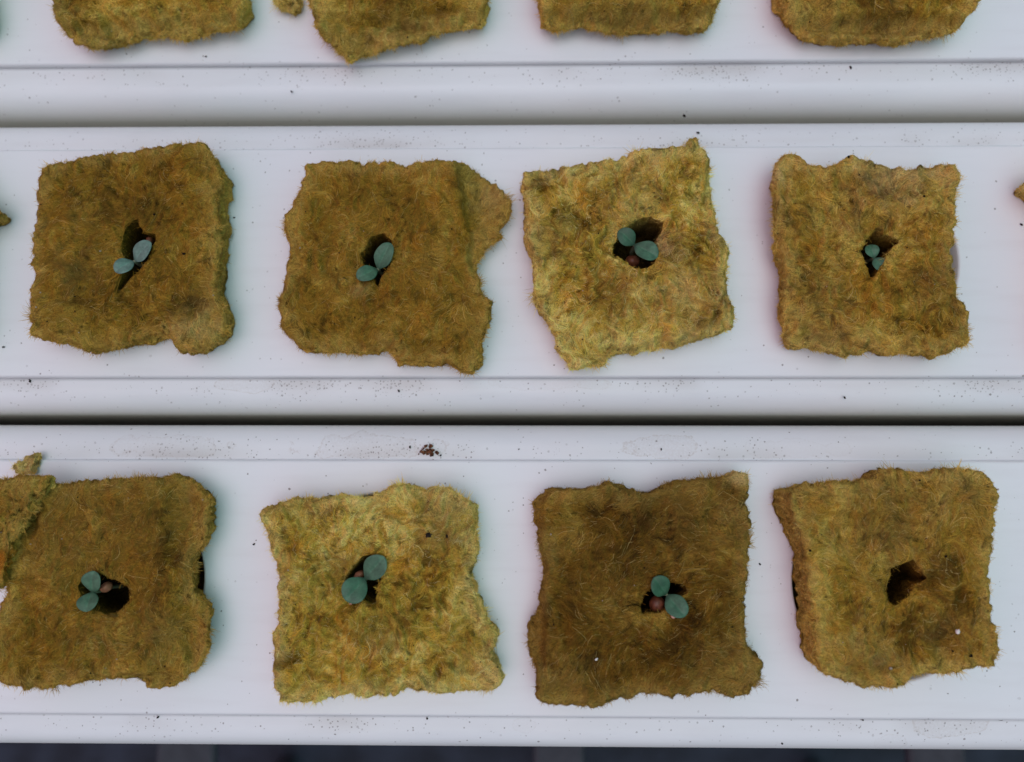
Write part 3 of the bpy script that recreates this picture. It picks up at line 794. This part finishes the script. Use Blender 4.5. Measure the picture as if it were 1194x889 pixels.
# far row, mostly outside the frame
def blocky(l, r, t, b, front, seed):
    rs = np.random.RandomState(seed)
    p = [(l + rs.uniform(-3, 3), t)] + [(l + (r - l) * k / 5, t + rs.uniform(-5, 5)) for k in range(1, 5)] + [(r, t + rs.uniform(-3, 4))]
    p += [(r + rs.uniform(-5, 4), t + (b - t) * k / 5) for k in range(1, 5)]
    p += front[::-1]
    p += [(l + rs.uniform(-4, 5), b + (t - b) * k / 5) for k in range(1, 5)]
    return p


def sq(cx, cy, r, seed):
    rs = np.random.RandomState(seed)
    return [(cx + r * rs.uniform(0.7, 1.2) * math.cos(a), cy + r * rs.uniform(0.7, 1.2) * math.sin(a)) for a in np.linspace(0, 2 * math.pi, 11, endpoint=False)]


CUBES.append(dict(row=0, label='far row cube nearest the upper left corner of the picture, frayed brown front', pal=OCHRE, seed=97, base_shift=(0, 9), steps=[(60, 26, 288, 18, -2.2, 4)], straggle=2.2, curl=0.7, n_fib=9500, ang0=0.2,
    outline=blocky(59, 284, -188, 20, [(62, 6), (66, 26), (78, 42), (108, 47), (136, 36), (171, 28), (201, 34), (236, 27), (274, 22), (284, 4)], 97), hole=sq(170, -75, 17, 97), bumps=[(170, 30, 60, 8, -1.0)],
    tints=[(80, 10, 20, (0.22, 0.15, 0.05), 0.5), (240, 15, 26, (0.40, 0.27, 0.07), 0.5)]))
CUBES.append(dict(row=0, label='far row cube with a deep cleft across its split front', pal=OCHRE, seed=101, base_shift=(0, 9), steps=[(358, 32, 572, 12, -2.6, 4)], straggle=2.2, curl=0.7, n_fib=9500, ang0=0.2,
    outline=blocky(357, 568, -182, 20, [(360, 4), (366, 30), (386, 44), (400, 60), (428, 47), (470, 42), (520, 26), (560, 18), (568, 0)], 101), hole=sq(462, -78, 17, 101),
    bumps=[(440, 20, 60, 6, -3.0), (510, 12, 40, 5, -2.0), (420, 45, 40, 12, -1.2), (400, 0, 40, 8, 0.8)], tints=[(470, 16, 40, (0.15, 0.085, 0.025), 0.6), (390, 30, 26, (0.37, 0.28, 0.09), 0.5)]))
CUBES.append(dict(row=0, label='far row cube with shaggy layered straw front, second from the right edge', pal=OCHRE, seed=103, base_shift=(0, 9), steps=[(626, 12, 844, 10, -2.4, 4)], straggle=2.2, curl=0.7, n_fib=9500, ang0=0.5,
    outline=blocky(628, 841, -180, 10, [(628, -4), (634, 20), (648, 26), (676, 20), (720, 26), (770, 24), (826, 24), (841, -2)], 103), hole=sq(735, -80, 17, 103),
    bumps=[(735, 18, 60, 8, -2.2), (700, 5, 60, 6, 0.9)], tints=[(735, 20, 50, (0.17, 0.10, 0.03), 0.5), (640, 15, 20, (0.42, 0.30, 0.09), 0.5), (740, -2, 40, (0.48, 0.37, 0.13), 0.5)]))
CUBES.append(dict(row=0, label='far row cube nearest the upper right corner, fuzzy front with pale fibres', pal=OCHRE, seed=107, base_shift=(0, 9), steps=[(906, 18, 1144, 18, -2.2, 4)], straggle=2.2, curl=0.7, n_fib=9500, ang0=0.4,
    outline=blocky(909, 1142, -178, 10, [(910, -4), (922, 14), (946, 34), (988, 37), (1048, 39), (1098, 36), (1128, 22), (1142, 0)], 107), hole=sq(1025, -82, 17, 107),
    bumps=[(1020, 22, 70, 8, -1.8), (960, 4, 60, 6, 0.8)], tints=[(960, 12, 40, (0.50, 0.38, 0.15), 0.5), (1040, 15, 24, (0.20, 0.12, 0.04), 0.5)]))
CUBES.append(dict(row=0, label='far row cube cut off by the left edge of the picture', pal=OCHRE, seed=109,
    outline=blocky(-262, -30, -190, 14, [(-262, 22), (-210, 32), (-150, 30), (-80, 32), (-36, 30), (-24, 14)], 109), hole=sq(-115, -80, 17, 109), n_fib=3500, layer=0.0))
CUBES.append(dict(row=1, label='middle row cube showing only its edge at the left of the picture', pal=BROWN, seed=113, n_fib=3500, layer=0.0,
    outline=[(-236, 190), (-160, 184), (-90, 182), (-46, 184), (-42, 215), (-22, 229), (-8, 240), (-11, 251), (-40, 262), (-46, 330), (-44, 396), (-80, 406), (-140, 404), (-226, 410), (-230, 300)], hole=sq(-115, 295, 17, 113)))
CUBES.append(dict(row=1, label='middle row cube showing only its frayed edge at the right of the picture', pal=STRAW, seed=127, n_fib=3500, layer=0.0,
    outline=[(1244, 190), (1203, 203), (1204, 211), (1216, 222), (1246, 240), (1250, 330), (1244, 398), (1260, 412), (1340, 410), (1425, 408), (1430, 300), (1424, 190), (1340, 184), (1260, 186)], hole=sq(1315, 295, 17, 127)))

HOLE_PX = {'brown rockwool cube with a layer peeling off its upper right side': (440, 300), 'yellow ochre rockwool cube with a wavy ragged right edge': (441, 690),
           ('brown rockwool cube with a torn flap at its upper left corner'): (131.5, 668), ('ochre rockwool cube with pale frayed rim and a jagged hole'): (1013.5, 297),
           'middle row cube showing only its frayed edge at the right of the picture': (1345, 297), 'middle row cube showing only its edge at the left of the picture': (-150, 297),
           'far row cube cut off by the left edge of the picture': (-140, -75)}
hole_rows = {0: [], 1: [], 2: []}
pit = {}
for cdef in CUBES:
    oc = np.array(cdef['outline'])
    ctr = (oc.max(0) + oc.min(0)) / 2
    if cdef['label'] in HOLE_PX:
        w = at(*HOLE_PX[cdef['label']], 0.0)
    else:
        w = at(ctr[0], ctr[1], 4 * MM)
    hole_rows[cdef['row']].append((float(w[0]), float(w[1])))
    cdef['plug'] = (float(w[0]), float(w[1]))
for row in hole_rows:                       # the holes of one channel sit on one line
    ym = sum(LIDS[row]) / 2
    hole_rows[row] = [(h[0], 0.75 * ym + 0.25 * h[1]) for h in hole_rows[row]]
for cdef in CUBES:
    row = cdef['row']
    h = min(hole_rows[row], key=lambda q: abs(q[0] - cdef['plug'][0]))
    kw = {k: v for k, v in cdef.items() if k not in ('row', 'label', 'plug')}
    kw['plug'] = h
    o, c, cen = wool('rockwool_cube', **kw)
    tag(o, cdef['label'], 'rockwool cube', 'rockwool cubes set in the channel holes')
    pit[cdef['label']] = (o, c)
    cdef['obj'] = o

# torn flap of the lower left cube: a part of that cube
fl_outline = crop(0, 520, K3, [(-60, 132), (0, 112), (80, 110), (165, 104), (160, 140), (122, 180), (114, 228), (86, 224), (80, 280), (32, 330), (22, 420), (12, 476), (-30, 500), (-70, 400), (-80, 260)])
cubeE = CUBES[4]['obj']
flap, _, _ = wool('torn_flap', fl_outline, None, 131, BROWN, top=8.6 * MM, base=5.5 * MM, n_fib=3000, M=200, parent=cubeE, specks=2, lump=0.5,
                  tints=[(5, 655, 16, (0.46, 0.20, 0.03), 0.9), (15, 565, 26, (0.34, 0.24, 0.09), 0.5)])
flap['label'] = 'torn upper left flap with an orange lower edge'

# loose scraps of rockwool
tuft, _, _ = wool('rockwool_scrap', crop(0, 520, K3, [(40, 70), (60, 52), (80, 38), (108, 34), (134, 22), (122, 60), (112, 98), (62, 98), (50, 84)]), None, 137, STRAW, top=1.3 * MM, base=0.15 * MM, n_fib=1200, M=120,
                  specks=0, lump=0.3, tints=[(28, 540, 30, PALE, 0.8)])
tag(tuft, 'small pale scrap of rockwool behind the cube with the torn flap', 'rockwool scrap')
frag, _, _ = wool('rockwool_scrap', [(316, -2), (326, 7), (340, 13), (348, 8), (349, -8), (338, -16), (322, -14)], None, 139, STRAW, top=3 * MM, base=0.15 * MM, n_fib=1000, M=120, specks=0, lump=0.4)
tag(frag, 'small rockwool scrap between two far row cubes at the top of the picture', 'rockwool scrap')

CH_LABEL = ['white plastic grow channel at the top of the picture, carrying the far row of cubes',
            'white plastic grow channel between the two others, carrying the middle row',
            'white plastic grow channel nearest the dark gap below, with the brown debris clump']
for row, (yu, yl) in enumerate(LIDS):
    channel(yu, yl, hole_rows[row], CH_LABEL[row], (8.0 * MM, SHELF, SHELF + 0.45 * MM)[row])

# ------------------------------------------------------------------ seedlings
def leaf_material():
    m, nt, b = new_mat('cotyledon_green')
    L = nt.links
    a = nt.nodes.new('ShaderNodeAttribute'); a.attribute_name = 'tint'
    g = nt.nodes.new('ShaderNodeNewGeometry')
    n = N(nt, 'ShaderNodeTexNoise', Scale=2600.0, Detail=4.0); L.new(g.outputs['Position'], n.inputs['Vector'])
    n2 = N(nt, 'ShaderNodeTexNoise', Scale=700.0, Detail=2.0); L.new(g.outputs['Position'], n2.inputs['Vector'])
    k = math_node(nt, 'ADD', maprange(nt, n.outputs[0], 0.3, 0.7, -0.1, 0.1), maprange(nt, n2.outputs[0], 0.3, 0.7, 0.82, 1.18))
    cc = nt.nodes.new('ShaderNodeCombineColor')
    for i in range(3): L.new(k, cc.inputs[i])
    c = mixc(nt, 1.0, a.outputs['Color'], cc.outputs[0], 'MULTIPLY')
    L.new(c, b.inputs['Base Color'])
    b.inputs['Roughness'].default_value = 0.48; b.inputs['Specular IOR Level'].default_value = 0.35
    b.inputs['Subsurface Weight'].default_value = 0.08; b.inputs['Subsurface Radius'].default_value = (0.0003, 0.0006, 0.0003)
    b.inputs['Subsurface Scale'].default_value = 0.5
    bp = N(nt, 'ShaderNodeBump', Strength=0.35, Distance=0.00008); L.new(n.outputs[0], bp.inputs['Height']); L.new(bp.outputs[0], b.inputs['Normal'])
    return m


MAT_LEAF = leaf_material()
MAT_STEM = simple_mat('stem_pale_green', (0.16, 0.17, 0.10), 0.5, 0.3, 0.2, 1500)
MAT_SEED = simple_mat('seed_brown', (0.115, 0.036, 0.016), 0.45, 0.35, 0.35, 1600)
MAT_SEED2 = simple_mat('seed_pinkish_tan', (0.22, 0.095, 0.048), 0.5, 0.3, 0.25, 1600)
MAT_COAT = simple_mat('seed_coat_pink', (0.52, 0.28, 0.20), 0.5, 0.3, 0.2, 1600)


def leaf(parent, junction, centre, width_px, colour, seed, tilt=0.12):
    """junction, centre: world points; the blade runs from the junction through the centre"""
    rs = np.random.RandomState(seed)
    ax = centre - junction; half = np.linalg.norm(ax); ax = ax / half
    side = np.cross((0, 0, 1.0), ax); side /= np.linalg.norm(side); up = np.cross(ax, side)
    a = half * 0.93; b = width_px * PXM / 2 * 0.99
    NR, NA = 14, 56
    V = []; C = []
    roll = rs.uniform(-0.15, 0.15)
    def pt(r, t, top):
        x = r * math.cos(t); y = r * math.sin(t)
        notch = math.exp(-((t - math.pi) / 0.35) ** 2)
        lx = a * x * (1 + 0.10 * notch); wv = 1.0 + 0.08 * math.cos(t) - 0.24 * max(0, -math.cos(t)) ** 2.5
        ly = b * y * wv * (1 + 0.03 * math.sin(3 * t + seed))
        crease = math.exp(-(ly / (0.16 * b)) ** 2)
        z = 0.26 * b * (ly / b) ** 2 - 0.10 * b * crease * (1 - 0.5 * r) + roll * ly + 0.05 * b * math.sin(2.3 * x + 1.7 * y + seed) * r
        z -= 0.18 * b * max(0, x) ** 2
        th = 0.19 * b * math.sqrt(max(0, 1 - r ** 2))
        return (lx, ly, z + (th if top else -th))
    for top in (True, False):
        for i in range(NR + 1):
            r = math.sin(i / NR * math.pi / 2)
            for j in range(NA):
                t = 2 * math.pi * j / NA
                lx, ly, z = pt(r, t, top)
                V.append(centre + ax * lx + side * ly + up * z)
                vein = math.exp(-(ly / (0.09 * b)) ** 2) + 0.45 * math.exp(-((abs(ly) / b - 0.35 - 0.45 * (lx / a + 0.2)) / 0.10) ** 2)
                e = r ** 5
                cc = colour * (1 + 0.20 * vein - 0.07 * e)
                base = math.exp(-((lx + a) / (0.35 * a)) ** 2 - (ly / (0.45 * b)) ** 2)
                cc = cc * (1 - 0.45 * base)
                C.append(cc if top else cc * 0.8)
    n1 = (NR + 1) * NA
    Q = []
    for i in range(NR):
        for j in range(NA):
            j2 = (j + 1) % NA
            Q.append((i * NA + j, (i + 1) * NA + j, (i + 1) * NA + j2, i * NA + j2))
            Q.append((n1 + i * NA + j, n1 + i * NA + j2, n1 + (i + 1) * NA + j2, n1 + (i + 1) * NA + j))
    return mesh_obj('cotyledon', np.array(V), Q, [MAT_LEAF], parent, np.array(C), loc=centre)


def tube(path, radii, nseg=10):
    path = np.array(path, float); V = []; F = []
    for i, p in enumerate(path):
        t = path[min(i + 1, len(path) - 1)] - path[max(i - 1, 0)]; t /= np.linalg.norm(t)
        h = np.array((1.0, 0, 0)) if abs(t[0]) < 0.8 else np.array((0, 1.0, 0))
        u = np.cross(t, h); u /= np.linalg.norm(u); w = np.cross(t, u)
        for k in range(nseg):
            a = 2 * math.pi * k / nseg
            V.append(p + (u * math.cos(a) + w * math.sin(a)) * radii[i])
    for i in range(len(path) - 1):
        for k in range(nseg):
            k2 = (k + 1) % nseg
            F.append((i * nseg + k, i * nseg + k2, (i + 1) * nseg + k2, (i + 1) * nseg + k))
    F.append(tuple(range(nseg))[::-1]); F.append(tuple((len(path) - 1) * nseg + k for k in range(nseg)))
    return V, F


def seedling(label, cube_label, jpx, leaves, z=TOP, seed=0):
    cube, c = pit[cube_label]
    j = at(jpx[0], jpx[1], z - 0.9 * MM)
    root = np.array((c[0], c[1], z - 8.6 * MM))
    root = root * 0.6 + np.array((j[0], j[1], root[2])) * 0.4; root[2] = z - 8.6 * MM
    e = empty('seedling', root)
    tag(e, label, 'seedling', 'sprouted seedlings in the cube holes')
    path = [root + (j - root) * t + np.array((0.25 * math.sin(t * 5 + seed), 0.25 * math.cos(t * 4 + seed), 0)) * MM * math.sin(math.pi * t) for t in np.linspace(0, 1, 10)]
    V, F = tube(path, [0.34 * MM] * 9 + [0.22 * MM])
    pymesh('stem', V, F, MAT_STEM, e, loc=root)
    for q, (lx, ly, w, col, dz) in enumerate(leaves):
        ctr = at(lx, ly, z + (dz + 0.05) * MM)
        leaf(e, np.array(j), ctr, w, np.array(col), seed * 7 + q)
    return e


BG = (0.112, 0.195, 0.155); DG = (0.038, 0.098, 0.052); MG = (0.056, 0.130, 0.074)
LBL = [c['label'] for c in CUBES]
k = K3
seedling('blue green seedling in the cube with the pale folded corner', LBL[0], (0 + 463 * k, 140 + 488 * k), [(0 + 491 * k, 140 + 455 * k, 22, BG, -0.05), (0 + 429 * k, 140 + 505 * k, 20.5, BG, -0.1)], seed=1)
seedling('seedling with one long leaf in the cube with the peeling layer', LBL[1], (300 + 416 * k, 150 + 486 * k), [(300 + 438 * k, 150 + 440 * k, 21.5, MG, 0.1), (300 + 380 * k, 150 + 501 * k, 20, MG, -0.05)], seed=2)
seedling('dark green seedling over a wide round hole in straw coloured rockwool', LBL[2], (590 + 444 * k, 140 + 432 * k), [(590 + 417 * k, 140 + 406 * k, 20, DG, -0.3), (590 + 484 * k, 140 + 452 * k, 24, MG, -0.1)], seed=3)
k4 = 314 / 930
seedling('tiny seedling half sunk in the jagged hole of the frayed ochre cube', LBL[3], (880 + 412 * k4, 150 + 448 * k4), [(880 + 404 * k4, 150 + 423 * k4, 17, MG, -1.0), (880 + 430 * k4, 150 + 467 * k4, 17, MG, -0.4)], z=TOP - 0.8 * MM, seed=4)
seedling('seedling beside a pinkish seed in the cube with the torn flap', LBL[4], (0 + 320 * k, 520 + 505 * k), [(0 + 320 * k, 520 + 470 * k, 22.5, MG, -0.05), (0 + 307 * k, 520 + 539 * k, 24, MG, 0.0)], seed=5)
k5 = 310 / 919
seedling('largest leaved seedling, in the yellow ochre cube with the wavy right edge', LBL[5], (290 + 403 * k5, 540 + 399 * k5), [(290 + 435 * k5, 540 + 362 * k5, 25.5, MG, 0.1), (290 + 368 * k5, 540 + 438 * k5, 28, MG, 0.0)], seed=6)
seedling('seedling above a round brown seed in the dark brown cube', LBL[6], (600 + 526 * k, 535 + 470 * k), [(600 + 504 * k, 535 + 441 * k, 22.5, DG, 0.0), (600 + 558 * k, 535 + 508 * k, 23.5, MG, 0.15)], seed=8)


def blob(name, label, cat, centre, rad, mat, seed, group=None, rough=0.12, rot=0.0):
    rs = np.random.RandomState(seed)
    NA, NB = 20, 12
    V = []; F = []
    for i in range(NB + 1):
        ph = math.pi * i / NB
        for j in range(NA):
            t = 2 * math.pi * j / NA
            V.append((math.sin(ph) * math.cos(t), math.sin(ph) * math.sin(t), math.cos(ph)))
    V = np.array(V)
    w = 1 + rough * _perlin(V * 1.6 + seed, seed) * 1.5 + rough * 0.5 * _perlin(V * 4 + seed, seed + 1)
    V = V * w[:, None] * np.array(rad)
    cr, sr = math.cos(rot), math.sin(rot)
    V = np.stack([V[:, 0] * cr - V[:, 1] * sr, V[:, 0] * sr + V[:, 1] * cr, V[:, 2]], -1) + np.array(centre)
    for i in range(NB):
        for j in range(NA):
            j2 = (j + 1) % NA
            F.append((i * NA + j, (i + 1) * NA + j, (i + 1) * NA + j2, i * NA + j2))
    o = pymesh(name, V, F, mat, loc=centre)
    return tag(o, label, cat, group)


SG = 'seeds lying in the cube holes'
blob('seed', 'round reddish brown seed under the seedling of the dark brown cube', 'seed', at(766, 704.5, TOP - 2.3 * MM), (1.40 * MM, 1.40 * MM, 1.2 * MM), MAT_SEED, 1, SG, 0.08)
blob('seed', 'pinkish tan seed right of the leaves in the cube with the torn flap', 'seed', at(124, 685, TOP - 1.9 * MM), (1.15 * MM, 0.8 * MM, 0.9 * MM), MAT_SEED2, 2, SG, 0.15, 0.5)
blob('seed', 'dark red seed deep in the wide round hole', 'seed', at(737.5, 305, TOP - 4.0 * MM), (1.35 * MM, 1.1 * MM, 1.2 * MM), MAT_SEED, 3, SG, 0.1)
blob('seed', 'orange brown seed between the leaves in the yellow ochre cube', 'seed', at(418.5, 671, TOP - 2.3 * MM), (1.0 * MM, 0.7 * MM, 0.8 * MM), MAT_SEED2, 4, SG, 0.12, 0.6)
blob('seed', 'reddish seed peeking behind the leaf in the cube with the folded corner', 'seed', at(174.5, 281, TOP - 1.5 * MM), (0.55 * MM, 0.75 * MM, 0.6 * MM), MAT_SEED, 5, SG, 0.1, 0.3)
blob('seed_coat', 'pink seed coat scrap at the tip of a cotyledon in the dark brown cube', 'seed coat', at(785.5, 717.5, TOP + 0.25 * MM), (0.42 * MM, 0.45 * MM, 0.12 * MM), MAT_COAT, 6, None, 0.35)
blob('seed_coat', 'pale curved seed coat under the lower leaf in the yellow ochre cube', 'seed coat', at(411, 704.5, TOP - 1.2 * MM), (0.95 * MM, 0.26 * MM, 0.22 * MM), MAT_COAT, 7, None, 0.2, -0.35)

# ------------------------------------------------------------------ debris
MAT_DARK = simple_mat('dark_grit', (0.022, 0.017, 0.013), 0.9, 0.05, 0.5, 2500)
MAT_RUST = simple_mat('rusty_debris', (0.13, 0.05, 0.022), 0.65, 0.3, 0.8, 2200)
MAT_CRUMB = simple_mat('white_crumb', (0.72, 0.70, 0.64), 0.6, 0.3, 0.1, 2500)
rs = np.random.RandomState(5)
V = []; F = []
ctr = at(500, 526.5, -STEP)
for q in range(46):
    if q < 38:
        p = ctr + np.array((rs.normal() * 5.4, rs.normal() * 2.6 - 0.5, 0)) * PXM; p[2] = -STEP + abs(rs.normal()) * 0.35 * MM + 0.1 * MM
    elif q < 42:
        p = at(497 + rs.uniform(-1, 1), 521 - rs.uniform(0, 2), -STEP + 0.25 * MM)
    else:
        p = at(503 + rs.uniform(-1, 1), 521 - rs.uniform(0, 2), -STEP + 0.25 * MM)
    sz = rs.uniform(0.14, 0.36) * MM
    i0 = len(V)
    rot = Euler((rs.rand() * 6, rs.rand() * 6, rs.rand() * 6)).to_matrix()
    for v8 in [(x, y, z) for x in (-1, 1) for y in (-1, 1) for z in (-1, 1)]:
        v = rot @ Vector((v8[0] * sz * rs.uniform(0.6, 1.6), v8[1] * sz * rs.uniform(0.5, 1), v8[2] * sz * 0.5))
        w = p + np.array(v); w[2] = max(w[2], -STEP + 0.01 * MM); V.append(w)
    F += [tuple(i0 + a for a in f4) for f4 in ((0, 1, 3, 2), (4, 6, 7, 5), (0, 4, 5, 1), (2, 3, 7, 6), (0, 2, 6, 4), (1, 5, 7, 3))]
o = pymesh('debris_clump', V, F, MAT_RUST, smooth=False, loc=ctr)
tag(o, 'rusty brown clump of debris on the shoulder of the near channel', 'debris')

Vt, Ft = tube([at(582, 257, 0.3 * MM), at(586, 254.5, 0.45 * MM), at(590, 256, 0.4 * MM), at(593.5, 256.5, 0.25 * MM)], [0.12 * MM, 0.2 * MM, 0.16 * MM, 0.08 * MM], 8)
o = pymesh('twig', Vt, Ft, MAT_DARK, loc=at(588, 256, 0.0)); tag(o, 'tiny dark twig beside the cube with the peeling layer', 'twig')
blob('crumb', 'tiny white crumb just below the cube with the peeling layer', 'crumb', at(398.5, 411.5, 0.25 * MM), (0.55 * MM, 0.38 * MM, 0.3 * MM), MAT_CRUMB, 9, None, 0.4, 0.7)
blob('crumb', 'white grain caught on the cube with the empty hole', 'crumb', at(890 + 672 * 304 / 901, 530 + 613 * 304 / 901, 8.6 * MM), (0.34 * MM, 0.34 * MM, 0.25 * MM), MAT_CRUMB, 10, None, 0.5)
blob('grit', 'larger black fleck at the upper right of the yellow ochre cube', 'grit', at(290 + 622 * 310 / 919, 540 + 250 * 310 / 919, 7.25 * MM), (0.5 * MM, 0.4 * MM, 0.25 * MM), MAT_DARK, 61, None, 0.45)
blob('grit', 'smaller black fleck near the right edge of the yellow ochre cube', 'grit', at(290 + 686 * 310 / 919, 540 + 253 * 310 / 919, 7.25 * MM), (0.30 * MM, 0.27 * MM, 0.2 * MM), MAT_DARK, 62, None, 0.45)
blob('crumb', 'tiny pale crumb low on the dark brown cube', 'crumb', at(600 + 283 * K3, 535 + 693 * K3, 7.3 * MM), (0.30 * MM, 0.17 * MM, 0.15 * MM), MAT_CRUMB, 63, None, 0.4, 0.6)
blob('seed_husk', 'black oval husk at the lid edge near the lower right corner', 'husk', at(1167, 838.8, -STEP + 0.2 * MM), (0.62 * MM, 0.22 * MM, 0.2 * MM), MAT_DARK, 11, None, 0.15, 0.1)
GR = 'dark specks of grit on the white channels'
GL = 'tiny dark speck of grit lying on white channel plastic'
for q, (px, py, s, z) in enumerate([(798, 135.5, 0.45, -1.6), (985, 464, 0.33, -STEP / MM), (478, 521.5, 0.33, -STEP / MM), (514, 531, 0.24, -STEP / MM), (465, 456, 0.30, -STEP / MM), (771, 524, 0.26, -STEP / MM), (35, 444.5, 0.38, -STEP / MM), (4, 405, 0.30, 0), (273, 254, 0.26, 0),
                                  (605, 524, 0.2, -STEP / MM), (912, 867, 0.3, -2.2), (1006, 839.5, 0.3, -STEP / MM), (973, 830 + 8, 0.25, -STEP / MM), (992, 79, 0.42, -STEP / MM), (814, 155, 0.4, -STEP / MM), (340, 107, 0.3, -STEP / MM), (1191, 262, 0.35, 0), (296, 635, 0.28, 0), (498, 838, 0.3, -STEP / MM), (184, 836.5, 0.3, -STEP / MM), (337, 861, 0.3, -2.2), (886, 658, 0.28, 0), (1143, 591, 0.26, 0), (240, 66, 0.26, 0)]):
    c = at(px, py, z * MM + 0.12 * MM)
    blob('grit_speck', GL, 'grit', c, (s * 0.72 * MM, s * MM * 0.45, 0.14 * MM), MAT_DARK, 20 + q, GR, 0.55, rs.rand() * 3)

# ------------------------------------------------------------------ bench underneath
GZ = -0.20
MAT_GROUND = simple_mat('dark_ground', (0.017, 0.022, 0.034), 0.7, 0.2, 0.35, 60)
MAT_RAIL = simple_mat('grey_metal_rail', (0.050, 0.052, 0.062), 0.8, 0.1, 0.12, 200)
pymesh('ground', [(-8, -8, GZ), (8, -8, GZ), (8, 8, GZ), (-8, 8, GZ)], [(0, 1, 2, 3)], MAT_GROUND, smooth=False)
bpy.data.objects['ground']['kind'] = 'structure'
RT = GAP_BOTTOM                               # rail tops carry the channels
for px0, px1, lab in ((181, 250, 'grey metal rail under the channels, left one of three'), (622, 682, 'grey metal rail under the channels, middle one of three'), (1060, 1128, 'grey metal rail under the channels, right one of three')):
    pa, pb = at(px0, 882, RT), at(px1, 882, RT)
    xa, xb = float(pa[0]), float(pb[0]); ya, yb = -0.14, 0.16
    e = empty('support_rail', ((xa + xb) / 2, 0, GZ)); tag(e, lab, 'rail', 'support rails under the channels')
    bev = 0.0015

    def box(name, x0, x1, y0, y1, z0, z1):
        v = [(x, y, z) for x in (x0, x1) for y in (y0, y1) for z in (z0, z1)]
        o = pymesh(name, v, [(0, 1, 3, 2), (4, 6, 7, 5), (0, 4, 5, 1), (2, 3, 7, 6), (0, 2, 6, 4), (1, 5, 7, 3)], MAT_RAIL, e, smooth=False, loc=((x0 + x1) / 2, (y0 + y1) / 2, (z0 + z1) / 2))
        md = o.modifiers.new('bevel', 'BEVEL'); md.width = bev; md.segments = 2
    box('beam', xa, xb, ya, yb, RT - 0.004, RT)
    for y in (-0.12, 0.13):
        box('leg', (xa + xb) / 2 - 0.004, (xa + xb) / 2 + 0.004, y - 0.004, y + 0.004, GZ, RT - 0.004)

# ------------------------------------------------------------------ light: soft overcast sky, tinted left and right
SUN_EL, SUN_AZ = 84.0, 188.0
w = bpy.data.worlds.new('World'); S.world = w; w.use_nodes = True
nt = w.node_tree; L = nt.links
bg = nt.nodes['Background']
sky = nt.nodes.new('ShaderNodeTexSky'); sky.sky_type = 'NISHITA'; sky.sun_disc = False
sky.sun_elevation = R(SUN_EL); sky.sun_rotation = R(SUN_AZ); sky.air_density = 1.0; sky.dust_density = 3.0
hsv = N(nt, 'ShaderNodeHueSaturation', Saturation=0.40); L.new(sky.outputs[0], hsv.inputs['Color'])
tc = nt.nodes.new('ShaderNodeTexCoord'); sx = nt.nodes.new('ShaderNodeSeparateXYZ'); L.new(tc.outputs['Generated'], sx.inputs[0])
tint = mixc(nt, maprange(nt, sx.outputs[0], -0.75, 0.75), (1.50, 0.74, 1.00), (0.46, 1.22, 1.10))
L.new(mixc(nt, 1.0, hsv.outputs[0], tint, 'MULTIPLY'), bg.inputs['Color'])
bg.inputs['Strength'].default_value = 0.108
sd = bpy.data.lights.new('sun', 'SUN'); sd.energy = 0.62; sd.angle = R(60); sd.color = (0.925, 0.995, 1.03)
so = bpy.data.objects.new('sun', sd); COL.objects.link(so)
el, az = R(SUN_EL), R(SUN_AZ)
dirv = Vector((math.sin(az) * math.cos(el), math.cos(az) * math.cos(el), math.sin(el)))
so.rotation_euler = dirv.to_track_quat('Z', 'Y').to_euler()
so.location = (0, 0, 1)
